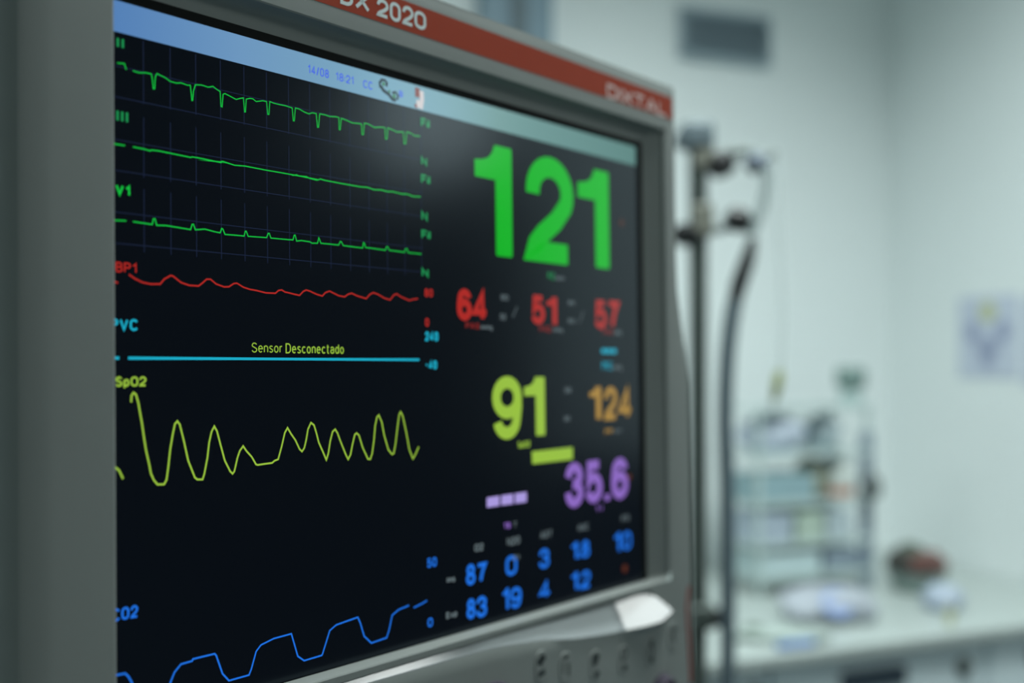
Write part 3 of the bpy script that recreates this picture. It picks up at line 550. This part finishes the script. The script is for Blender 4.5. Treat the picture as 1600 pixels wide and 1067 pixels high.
vs, fs = loft([ring(l, t, r, b_, w, 1.0+k*.8) for k, (l, t, r, b_, w) in enumerate(prof)])
mon_obj('inner_bezel', vs, fs, M['case'], smooth=True)

# --- outer face: left, top and right rims with the rounded edge and the side wall
x0, y0, x1, y1 = LU-LI-.5, -TI-.5, SW+RI+.5, SH+1.5
LF, LO, TO, ORB, ORT = RM['left_flat'], RM['left_out'], RM['top_out'], RM['or_b'], RM['or_t']
def right_edge(v_):
    k = min(1, max(0, (v_-70)/75.0)); k = k*k*(3-2*k)
    return 359.3+(371.5-359.3)*k
vsamp = [y0]+[y0+(y1-y0)*k/14 for k in range(1, 15)]
def outline(fl, ft, fr, w, flare=True):
    """open U outline, bottom left -> up -> right -> bottom right"""
    pts = []
    for v_ in reversed(vsamp): pts.append((fl, ft if v_ == y0 else v_, w))
    for v_ in vsamp:
        e = (right_edge(v_)-359.3) if flare else 0
        pts.append((fr+e, ft if v_ == y0 else v_, w))
    return pts
levels = [outline(x0, y0, x1, WR, False),
          outline(LF+1.0, ORT-1.0, 357.0, WR),
          outline(LF-.5, ORT-2.2, 358.4, WR-.2),
          outline(LO+2.5, TO+.6, 359.2, 6.9),
          outline(LO+.4, TO+.1, 359.9, 5.6),
          outline(LO-.6, TO-.3, 359.6, 2.0),
          outline(LO-.6, TO-.3, 358.0, -6.0),
          outline(LO+6, TO+8, 350.0, -55.0),
          outline(LO+30, TO+30, 325.0, -75.0)]
vs, fs = loft(levels, closed=False)
front = mon_obj('front_frame', vs, fs, M['case'], smooth=True)

# --- lower face with the scooped ledge and the key panel
cu, cl = DATA['cres_up'], DATA['cres_lo']
def interp(c, u):
    if u <= c[0][0]: return c[0][1]
    for a, b_ in zip(c, c[1:]):
        if u <= b_[0]: return a[1]+(b_[1]-a[1])*(u-a[0])/(b_[0]-a[0])
    return c[-1][1]
UL, UR = x0-0.0, 371.5
VB = SH+68.0
VU = 261.6
def bend(u): return u if u < 318 else 318+(u-318)*28/20.0
cols = [LO-.6, LO-.6, LO+.4, LO+2.5, LF-.5, LF+1.0, 0, 40, 80, 110, 135, 157, 175, 190, 208, 227, 240, 253, 268, 282, 290, 296, 301, 306, 314, 318, 322, 326, 330, 334, 338, 341, 346, 352, 357+12.2, 358.4+12.2, 359.2+12.2, 359.9+12.2, 359.6+12.2, 358+12.2]
wof = [-6.0, 2.0, 5.6, 6.9, WR-.2] + [WR]*30 + [WR-.2, 6.9, 5.6, 2.0, -6.0]
def top_c(u): return interp([(-60, VU), (306, 261.4), (322, 261.4), (330, 263.4), (338, 267.8), (346, 274.4)], u)
def low_c(u):
    if u < 121: return 262.6+(265.5-262.6)*max(0, (u+40))/161
    return interp(cl, u)
NS = 8
grid = []; 
rows = ['edge', 'a']+['s%d' % k for k in range(NS+1)]+['p%d' % k for k in range(1, 9)]
vs = []; 
for ci, u in enumerate(cols):
    w0 = wof[ci]; inner = LF+1.0 <= u <= 357
    tc_, lc = top_c(bend(u)), low_c(bend(u))
    if u > 338.01: tc_ = lc = 274.4
    gap = max(0, lc-tc_) if inner and u > -20 else 0
    depth = .53*gap
    tilt = 296 <= u <= 338.01
    vs.append((u, y1, w0)); vs.append((u, tc_-.02, w0))
    for k in range(NS+1):
        s = k/NS
        vv = tc_+max(.02, gap)*s
        vs.append((u, vv, w0+.54*(vv-270)+.2*(u-318) if tilt else (w0-depth*(1-s)+.6*max(0, min(1, (u-200)/96)) if gap else w0)))
    for k in range(1, 9):
        vs.append((u, lc+.02+(VB-lc)*k/8.0, w0))
nr = len(rows); fs = []; fm = []
for c in range(len(cols)-1):
    for r_ in range(nr-1):
        fs.append((c*nr+r_, c*nr+r_+1, (c+1)*nr+r_+1, (c+1)*nr+r_))
        fm.append(1 if (2 <= r_ <= NS+1 and cols[c] >= -5 and cols[c+1] <= 338.01) else 0)
# the bottom folds back to the rear
nb = len(vs)
for ci, u in enumerate(cols):
    vs.append((u, VB+3, min(wof[ci], WR)-4)); vs.append((u, VB+4, -40))
for c in range(len(cols)-1):
    a = c*nr+nr-1; a2 = (c+1)*nr+nr-1; p = nb+c*2; q = nb+(c+1)*2
    fs += [(a, p, q, a2), (p, p+1, q+1, q)]; fm += [0, 0]
panel = mon_obj('control_panel', vs, fs, None, smooth=True, mats=[M['case'], M['scoop']], fm=fm)

# rear housing closing the back
def rect3(x0_, y0_, x1_, y1_, w): return [(x0_, y0_, w), (x1_, y0_, w), (x1_, y1_, w), (x0_, y1_, w)]
vs, fs = loft([rect3(LO, TO+1, 356, VB+2, -6.5), rect3(LO+6.5, TO+8.5, 349, VB-4, -56), rect3(LO+31, TO+31, 324, VB-30, -76), rect3(LO+60, TO+60, 290, VB-60, -95)])
n = len(vs); fs.append((n-4, n-3, n-2, n-1))
mon_obj('rear_housing', vs, fs, M['case'])
vs, fs = loft([rect3(90, VB-8, 240, VB+1, -10), rect3(80, VB+28, 250, VB+28, 0)])
bx_ = MB(); c = U(165, VB+14, -45); bx_.box(tuple(c), (.17, .030, .12), 0, .006); bx_.build('foot', M['case'], mon, smooth=False)

# --- orange stripe with its lettering
def flat(name, pts, w, m, parent, thick=.12):
    n = len(pts)
    vs = [(a, b_, w) for a, b_ in pts]+[(a, b_, w-thick) for a, b_ in pts]
    fs = [tuple(range(n))]+[tuple(range(n, 2*n))[::-1]]+[(i, (i+1) % n, (i+1) % n+n, i+n) for i in range(n)]
    return mon_obj(name, vs, fs, m, parent)
stripe = flat('orange_stripe', [(LF+2, ORB), (RM['or_r'], ORB), (RM['or_r'], ORT), (LF+2, ORT)], WR+.15, M['orange'], mon, .25)
stripe['label'] = 'orange red band along the top'

# --- stroke lettering
def arc(cx, cy, rx, ry, a0, a1, n=12):
    return [(cx+rx*math.cos(R(a0+(a1-a0)*k/n)), cy+ry*math.sin(R(a0+(a1-a0)*k/n))) for k in range(n+1)]
W6 = .6
GL = {
 '0': (W6, [arc(.3, .7, .3, .3, 0, 180)+arc(.3, .3, .3, .3, 180, 360)+[(.6, .7)]]),
 '1': (.35, [[(.0, .78), (.2, .84), (.3, 1), (.3, 0)]]),
 '2': (W6, [[(0, .66)]+arc(.3, .70, .3, .30, 175, -25, 14)+[(.40, .38), (.15, .20), (.03, .08), (0, 0), (.6, 0)]]),
 '3': (W6, [[(0, .72)]+arc(.3, .75, .28, .25, 165, -80, 12)+[(.24, .53)], [(.24, .53)]+arc(.3, .26, .3, .27, 80, -165, 14)+[(0, .3)]]),
 '4': (W6, [[(.62, .25), (0, .25), (.42, 1), (.42, 0)]]),
 '5': (W6, [[(.56, 1), (.10, 1), (.04, .50)]+arc(.29, .32, .31, .32, 135, -160, 16)]),
 '6': (W6, [[(.57, .78)]+arc(.31, .72, .27, .28, 25, 170, 10)+[(0, .5)]+arc(.3, .30, .3, .30, 180, 540, 20)]),
 '7': (W6, [[(0, 1), (.6, 1), (.36, .55), (.22, 0)]]),
 '8': (W6, [arc(.3, .76, .25, .24, -90, 270, 18), arc(.3, .26, .3, .26, 90, 450, 18)]),
 '9': (W6, [[(.03, .22)]+arc(.29, .28, .27, .28, 205, 350, 10)+[(.6, .5)]+arc(.3, .70, .3, .30, 0, 360, 20)]),
 'A': (.66, [[(0, 0), (.33, 1), (.66, 0)], [(.12, .33), (.54, .33)]]),
 'B': (.55, [[(0, 0), (0, 1), (.3, 1)]+arc(.3, .76, .22, .24, 90, -90, 8)+[(0, .52)], [(.3, .52)]+arc(.3, .26, .25, .26, 90, -90, 8)+[(0, 0)]]),
 'C': (.62, [arc(.32, .68, .31, .32, 25, 180, 10)+arc(.32, .32, .31, .32, 180, 335, 10)]),
 'D': (.6, [[(0, 0), (0, 1), (.25, 1)]+arc(.25, .65, .35, .35, 90, 0, 8)+arc(.25, .35, .35, .35, 0, -90, 8)+[(0, 0)]]),
 'E': (.5, [[(.5, 1), (0, 1), (0, 0), (.5, 0)], [(0, .52), (.44, .52)]]),
 'F': (.5, [[(.5, 1), (0, 1), (0, 0)], [(0, .52), (.42, .52)]]),
 'G': (.64, [arc(.32, .68, .31, .32, 25, 180, 10)+arc(.32, .32, .31, .32, 180, 350, 10)+[(.63, .48), (.36, .48)]]),
 'H': (.6, [[(0, 0), (0, 1)], [(.6, 0), (.6, 1)], [(0, .5), (.6, .5)]]),
 'I': (.0, [[(0, 0), (0, 1)]]),
 'L': (.5, [[(0, 1), (0, 0), (.5, 0)]]),
 'M': (.75, [[(0, 0), (0, 1), (.375, .2), (.75, 1), (.75, 0)]]),
 'N': (.6, [[(0, 0), (0, 1), (.6, 0), (.6, 1)]]),
 'O': (.66, [arc(.33, .67, .33, .33, 0, 180)+arc(.33, .33, .33, .33, 180, 360)+[(.66, .67)]]),
 'P': (.55, [[(0, 0), (0, 1), (.3, 1)]+arc(.3, .74, .25, .26, 90, -90, 10)+[(0, .48)]]),
 'R': (.58, [[(0, 0), (0, 1), (.3, 1)]+arc(.3, .75, .25, .25, 90, -90, 10)+[(0, .5)], [(.3, .5), (.58, 0)]]),
 'S': (.56, [arc(.28, .75, .27, .25, 20, 190, 10)+[(.06, .64), (.28, .52), (.50, .40)]+arc(.28, .26, .28, .26, 15, -165, 12)]),
 'T': (.6, [[(0, 1), (.6, 1)], [(.3, 1), (.3, 0)]]),
 'V': (.64, [[(0, 1), (.32, 0), (.64, 1)]]),
 'X': (.64, [[(0, 1), (.64, 0)], [(0, 0), (.64, 1)]]),
 'a': (.46, [[(.03, .55)]+arc(.23, .5, .22, .2, 140, 0, 6)+[(.45, 0)], arc(.22, .2, .22, .2, 50, 330, 10)]),
 'b': (.46, [[(0, 1), (0, 0)], arc(.23, .35, .23, .35, 180, -180, 16)]),
 'c': (.42, [arc(.24, .35, .24, .35, 45, 315, 12)]),
 'd': (.46, [[(.46, 1), (.46, 0)], arc(.23, .35, .23, .35, 0, 360, 16)]),
 'e': (.46, [[(.0, .37), (.46, .37)]+arc(.23, .35, .23, .35, 5, 315, 14)]),
 'g': (.46, [arc(.23, .35, .23, .33, 0, 360, 16), [(.46, .7), (.46, -.1)]+arc(.23, -.1, .23, .18, 0, -160, 6)]),
 'i': (.0, [[(0, 0), (0, .68)], [(0, .86), (0, 1)]]),
 'l': (.0, [[(0, 0), (0, 1)]]),
 'm': (.7, [[(0, 0), (0, .7)], [(0, .5)]+arc(.17, .5, .18, .2, 150, 0, 6)+[(.35, 0)], [(.35, .5)]+arc(.52, .5, .18, .2, 150, 0, 6)+[(.70, 0)]]),
 'n': (.42, [[(0, 0), (0, .7)], [(0, .46)]+arc(.21, .48, .21, .22, 160, 0, 8)+[(.42, 0)]]),
 'o': (.46, [arc(.23, .35, .23, .35, 0, 360, 16)]),
 'p': (.46, [[(0, .7), (0, -.28)], arc(.23, .35, .23, .35, 180, -180, 16)]),
 'r': (.26, [[(0, 0), (0, .7)], [(0, .45)]+arc(.2, .45, .2, .24, 160, 80, 5)+[(.27, .68)]]),
 's': (.38, [arc(.2, .53, .18, .17, 30, 200, 8)+[(.2, .36)]+arc(.19, .17, .19, .17, 40, -160, 8)]),
 't': (.3, [[(.12, .95), (.12, .1), (.2, 0), (.3, .02)], [(0, .7), (.3, .7)]]),
 'x': (.42, [[(0, .7), (.42, 0)], [(0, 0), (.42, .7)]]),
 '/': (.35, [[(0, -.05), (.35, 1.05)]]),
 ':': (.0, [[(0, .12), (0, .24)], [(0, .52), (0, .64)]]),
 '-': (.34, [[(0, .5), (.34, .5)]]),
 '.': (.0, [[(0, .0), (0, .12)]]),
 ' ': (.25, []),
}
ONE = [(0, .685), (0, .835), (.20, .848), (.36, .875), (.47, .93), (.53, 1), (.98, 1), (1, .98), (1, .02), (.98, 0), (.57, 0), (.55, .02), (.55, .685)]
def ribbon(path, th, vs, fs, w):
    # a flat band of constant width along a path in the plane of the face
    P = [path[0]]
    for p in path[1:]:
        if abs(p[0]-P[-1][0])+abs(p[1]-P[-1][1]) > 1e-4: P.append(p)
    if len(P) < 2: return
    k = len(vs); h = th/2; n = len(P)
    closed = abs(P[0][0]-P[-1][0])+abs(P[0][1]-P[-1][1]) < .02 and n > 6
    for i, p in enumerate(P):
        a = P[i-1] if i else (P[-2] if closed else None)
        b_ = P[i+1] if i < n-1 else (P[1] if closed else None)
        d1 = Vector((p[0]-a[0], p[1]-a[1])).normalized() if a else None
        d2 = Vector((b_[0]-p[0], b_[1]-p[1])).normalized() if b_ else None
        if d1 is None: d1 = d2
        if d2 is None: d2 = d1
        n1 = Vector((-d1.y, d1.x)); n2 = Vector((-d2.y, d2.x)); m_ = n1+n2
        m_ = n1 if m_.length < 1e-3 else m_.normalized()
        s = h/max(.45, m_.dot(n1))
        vs.append((p[0]+m_.x*s, p[1]+m_.y*s, w)); vs.append((p[0]-m_.x*s, p[1]-m_.y*s, w))
    for i in range(n-1):
        q = k+2*i; fs.append((q, q+2, q+3, q+1))
def text_faces(s, th, bx, vs, fs, w):
    u0, v0, u1, v1 = bx
    if s == '1' and th == -1:
        k = len(vs)
        for x, y in ONE: vs.append((u0+(u1-u0)*x, v1-(v1-v0)*y, w))
        k2 = k+len(ONE)
        fs.append((k, k+1, k+2, k+3, k+4, k+12)); fs.append((k+4, k+5, k+6, k+7, k+8, k+9, k+10, k+11, k+12)); return
    if s == '.' and th == 0:
        k = len(vs); vs += [(u0, v0, w), (u1, v0, w), (u1, v1, w), (u0, v1, w)]; fs.append((k, k+3, k+2, k+1)); return
    if s == '---':
        k = len(vs); L = (u1-u0)
        for q in range(3):
            a = u0+L*q/3+L*.03; b_ = u0+L*(q+1)/3-L*.03; k = len(vs); vm = (v0+v1)/2
            vs += [(a, vm-1.3, w), (b_, vm-1.3, w), (b_, vm+1.3, w), (a, vm+1.3, w)]; fs.append((k, k+3, k+2, k+1))
        return
    H = (v1-v0)-th; gapn = th/H+.16
    tot = sum(GL[c][0] for c in s)+gapn*(len(s)-1)
    # spacing is kept in stroke widths, glyph widths stretch to fill the box
    gw = sum(GL[c][0] for c in s); G = (len(s)-1)
    avail = (u1-u0)-th
    gap = min(th*1.0+.14*H, avail*.28/max(1, G)*1.6) if G else 0
    if gw > 0:
        sx = (avail-gap*G)/gw
    else:
        sx = 1.0; gap = avail/max(1, G)
    x = u0+th/2
    for c in s:
        for path in GL[c][1]:
            ribbon([(x+px*sx, v1-th/2-py*H) for px, py in path], th, vs, fs, w)
        x += GL[c][0]*sx+gap
def text_obj(name, items, m, parent, w):
    vs = []; fs = []
    for s, th, bx in items: text_faces(s, th, bx, vs, fs, w)
    return mon_obj(name, vs, fs, m, parent)
text_obj('model_lettering', [(s, th, bx) for s, th, bx in DATA['dx']], M['white_ink'], stripe, WR+.25)
text_obj('maker_lettering', [(s, th, bx) for s, th, bx in DATA['brand']], M['pink_ink'], stripe, WR+.25)

# --- display contents (each reading, trace and label is a sub-part of the screen)
W1 = .12
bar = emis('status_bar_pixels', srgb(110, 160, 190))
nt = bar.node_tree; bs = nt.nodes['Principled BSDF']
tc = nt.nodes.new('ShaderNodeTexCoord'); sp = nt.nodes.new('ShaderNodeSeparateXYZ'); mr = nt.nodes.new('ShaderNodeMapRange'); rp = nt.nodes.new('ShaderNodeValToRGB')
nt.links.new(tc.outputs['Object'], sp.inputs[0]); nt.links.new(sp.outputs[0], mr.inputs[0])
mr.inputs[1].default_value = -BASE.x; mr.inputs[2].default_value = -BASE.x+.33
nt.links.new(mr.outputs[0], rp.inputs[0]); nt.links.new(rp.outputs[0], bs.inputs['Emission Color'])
e = rp.color_ramp.elements  # viewing-angle colour shift and reflection painted into the bar's emission
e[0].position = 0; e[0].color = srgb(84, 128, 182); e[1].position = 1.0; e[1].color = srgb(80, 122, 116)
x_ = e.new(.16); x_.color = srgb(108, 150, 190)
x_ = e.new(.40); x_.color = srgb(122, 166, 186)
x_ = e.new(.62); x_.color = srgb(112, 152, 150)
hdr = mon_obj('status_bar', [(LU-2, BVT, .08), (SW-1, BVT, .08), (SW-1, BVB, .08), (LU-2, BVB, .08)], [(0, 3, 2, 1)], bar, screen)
text_obj('clock_text', [(s, th, bx) for s, th, bx in DATA['head']], EM['hd'], screen, W1+.05)
def dots(name, pts, r, m, w=W1+.05):
    vs = []; fs = []
    for (cu_, cv) , rr in zip(pts, r):
        k = len(vs); vs += [(cu_+rr*math.cos(2*math.pi*i/14), cv+rr*math.sin(2*math.pi*i/14), w) for i in range(14)]
        fs.append(tuple(range(k, k+14))[::-1])
    return mon_obj(name, vs, fs, m, screen)
ic = DATA['quads']['icon1']
vs = []; fs = []
ribbon([(125.4, 5.4), (125.0, 3.4), (126.3, 1.7), (128.2, 1.5), (129.4, 2.6), (129.0, 4.2)], 1.25, vs, fs, W1+.05)
ribbon([(125.6, 4.6), (127.3, 6.3), (130.4, 7.4), (132.6, 9.2), (134.8, 9.3)], 1.7, vs, fs, W1+.05)
ribbon([(132.5, 6.4), (134.6, 5.6), (136.2, 7.0), (135.4, 9.0)], 1.1, vs, fs, W1+.05)
mon_obj('alarm_icon', vs, fs, EM['ik'], screen)
dots('alarm_icon_fill', [(127.3, 3.4), (133.7, 7.6), (130.8, 6.0)], [.9, 1.0, .7], EM['ig'], W1+.1)
vs = []; fs = []
ribbon([(148.3, .8), (148.3, 5.2)], 3.0, vs, fs, W1+.05); ribbon([(146.8, 8.8), (148.2, 10.2)], 1.6, vs, fs, W1+.05)
mon_obj('patient_icon_hair', vs, fs, EM['ir'], screen)
vs = []; fs = []
ribbon([(150.9, 1.8), (151.2, 5.6), (150.3, 10.2)], 2.6, vs, fs, W1+.07); ribbon([(148.4, 6.5), (149.0, 10.0)], 2.0, vs, fs, W1+.07)
mon_obj('patient_icon_body', vs, fs, EM['iw'], screen)

gu, gv, gh = DATA['grid_u'], DATA['grid_v'], DATA['grid_h']
vs = []; fs = []
for u in gu:
    for a, b_ in gv: ribbon([(u, a), (u, b_)], .36, vs, fs, .06)
for h in gh: ribbon([(LU, h), (151, h)], .36, vs, fs, .06)
mon_obj('trace_grid', vs, fs, EM['grid'], screen)
WV = {'ecg': ('heart_waveform', 'g', .40), 'ecg3': ('heart_waveform', 'g', .46), 'v1': ('heart_waveform', 'g', .46), 'red': ('pressure_waveform', 'r', .62),
      'cvp': ('venous_pressure_line', 'c', 1.05), 'spo': ('oxygen_waveform', 'y', .72), 'co2': ('breath_waveform', 'b', .66)}
for k, (nm, c, th) in WV.items():
    vs = []; fs = []
    for p in DATA['waves'][k]: ribbon(p, th, vs, fs, W1)
    mon_obj(nm, vs, fs, EM[c], screen)
groups = {}
for nm, s, c, th, bx in DATA['text']:
    big = nm.split('_')[0]
    if nm == 'heart_rate_reading': c = 'g2'
    if nm == 'filter_label': c = 'gm'
    if nm.startswith('unit_label') and c == 'r': c = 'rm'
    if nm.startswith('unit_label') and c == 'g': c = 'gm'
    if nm in ('channel_label_a', 'channel_label_b'): c = 'gm'
    single = nm.split('_')[0] in ('filter', 'scale', 'limit') or nm == 'unit_label_j'
    groups.setdefault((nm, c, len(groups) if single else 0), []).append((s, th, bx))
for (nm, c, _), items in groups.items():
    base_n = nm
    if len(nm.split('_')[-1]) <= 2: base_n = '_'.join(nm.split('_')[:-1])
    text_obj(base_n, items, EM[c], screen, W1+.02)
q = DATA['quads']
mon_obj('oxygen_bar', [(a, b_, W1) for a, b_ in q['oxygen_bar']], [(0, 3, 2, 1)], EM['y'], screen)
vs = []; fs = []
for d in q['temp_dash']:
    k = len(vs); vs += [(a, b_, W1) for a, b_ in d]; fs.append((k, k+3, k+2, k+1))
mon_obj('blank_reading', vs, fs, EM['p2'], screen)
for p_, r_ in zip(q['bells'], (1.8, 1.8, 2.3)): dots('alarm_off_mark', [tuple(p_)], [r_], EM['or'])

# --- keys with printed symbols, knobs, side trim
for k, (u, v_) in enumerate(DATA['keys']):
    n = 20
    pts = []
    for i in range(n):
        a = 2*math.pi*i/n
        pts.append((u+5.2*math.copysign(abs(math.cos(a))**.7, math.cos(a)), v_+8.0*math.copysign(abs(math.sin(a))**.7, math.sin(a))))
    vs = [(a, b_, WR+.02) for a, b_ in pts]+[(u+(a-u)*.93, v_+(b_-v_)*.95, WR+.45) for a, b_ in pts]
    fs = [(i, i+n, (i+1) % n+n, (i+1) % n) for i in range(n)]+[tuple(range(n, 2*n))[::-1]]
    ky = mon_obj('key', vs, fs, M['key'])
    vs = []; fs = []; w = WR+.55
    def dot(x, y, a, b_):
        kk = len(vs); vs.extend([(u+x+a*math.cos(2*math.pi*i/12), v_+y+b_*math.sin(2*math.pi*i/12), w) for i in range(12)]); fs.append(tuple(range(kk, kk+12))[::-1])
    if k == 0: ribbon([(u-3.4, v_-2.0), (u+3.2, v_-4.0)], 3.0, vs, fs, w); ribbon([(u, v_-5.6), (u, v_-.4)], 2.2, vs, fs, w); ribbon([(u-2.8, v_+4.2), (u+2.8, v_+3.2)], 3.0, vs, fs, w)
    elif k == 1: ribbon([(u-2, v_-5), (u+2, v_-5.5)], 1.8, vs, fs, w); ribbon([(u-2, v_-3), (u-2, v_+3)], 1.0, vs, fs, w); ribbon([(u+2.4, v_-2), (u+2.6, v_+5)], 1.6, vs, fs, w)
    elif k == 2: ribbon([(u-2.5, v_+.2), (u+2.8, v_-5)], 2.6, vs, fs, w); dot(-.4, -3.4, 2.8, 3.2); dot(.6, 5.2, 2.6, 1.9)
    elif k == 3: ribbon([(u+2.5*math.cos(i/10*6.283), v_-3.2+3.2*math.sin(i/10*6.283)) for i in range(11)], 1.3, vs, fs, w); dot(.6, 4.6, 2.4, 2.0)
    elif k == 4: ribbon([(u-2.6, v_-3), (u-2.6, v_+4)], 1.0, vs, fs, w); dot(.8, -4.6, 2.2, 2.2); ribbon([(u+2, v_-3), (u+2, v_+3)], 1.2, vs, fs, w); dot(.8, 5, 2.4, 1.9)
    else: ribbon([(u-1.6, v_-4.4), (u+2.2, v_-3.4), (u-.8, v_), (u+1.6, v_+4.4)], 2.0, vs, fs, w)
    mon_obj('key_symbol', vs, fs, M['key_ink'], ky)
for k, (u, v_) in enumerate(DATA['knob']):
    s = (1.0, .42)[k]; v_ = v_+(15.5, 1)[k]
    b = MB(); c = U(u, v_, WR)
    b.lathe([(.026*s, .0), (.0255*s, .002*s), (.0225*s, .004*s), (.0215*s, .012*s), (.019*s, .0145*s), (.010*s, .0135*s), (.004*s, .013*s)], tuple(c), (0, 0, 1), 40)
    b.build('rotary_knob' if k == 0 else 'round_button', M['knob'], mon)
vs = []; fs = []
sr = [(367.6, 266.0), (366.2, 272.2), (364.9, 279), (365.6, 289), (367.2, 303), (368.1, 325)]
for u, v_ in sr: vs += [(u-1.0, v_, WR+.02), (u-.6, v_, WR+.5), (u+1.0, v_, WR+.5), (u+1.4, v_, WR+.02)]
for i in range(len(sr)-1):
    a = i*4; fs += [(a, a+4, a+5, a+1), (a+1, a+5, a+6, a+2)]
mon_obj('side_trim', vs, fs, M['red'])['label'] = 'dark red trim line at the lower right side'

# --- stand under the monitor (below the picture)
bpy.context.view_layer.update()
fp = mon.matrix_world @ (U(165, VB+29, -45))
st = thing('equipment_trolley', (fp.x, fp.y, 0), 'grey equipment trolley carrying the patient monitor', 'trolley', rz=math.atan2(RX.y, RX.x))
hz = fp.z
b = MB(); b.box((0, 0, hz-.014), (.42, .26, .024), 0, .006); b.build('shelf', M['bluegrey'], st, smooth=False)
b = MB(); b.box((0, 0, .22), (.42, .30, .02), 0, .005); b.build('lower_shelf', M['bluegrey'], st, smooth=False)
for sx in (-1, 1):
    for sy in (-1, 1):
        b = MB(); b.tube([(sx*.18, sy*.10, .05), (sx*.18, sy*.10, hz-.02)], .011, sub=1); lg = b.build('leg', M['metal'], st)
        b = MB(); b.lathe([(.010, -.011), (.030, -.009), (.030, .009), (.010, .011)], (sx*.18, sy*.10, .030), (0, 1, 0)); b.build('caster', M['black'], lg)
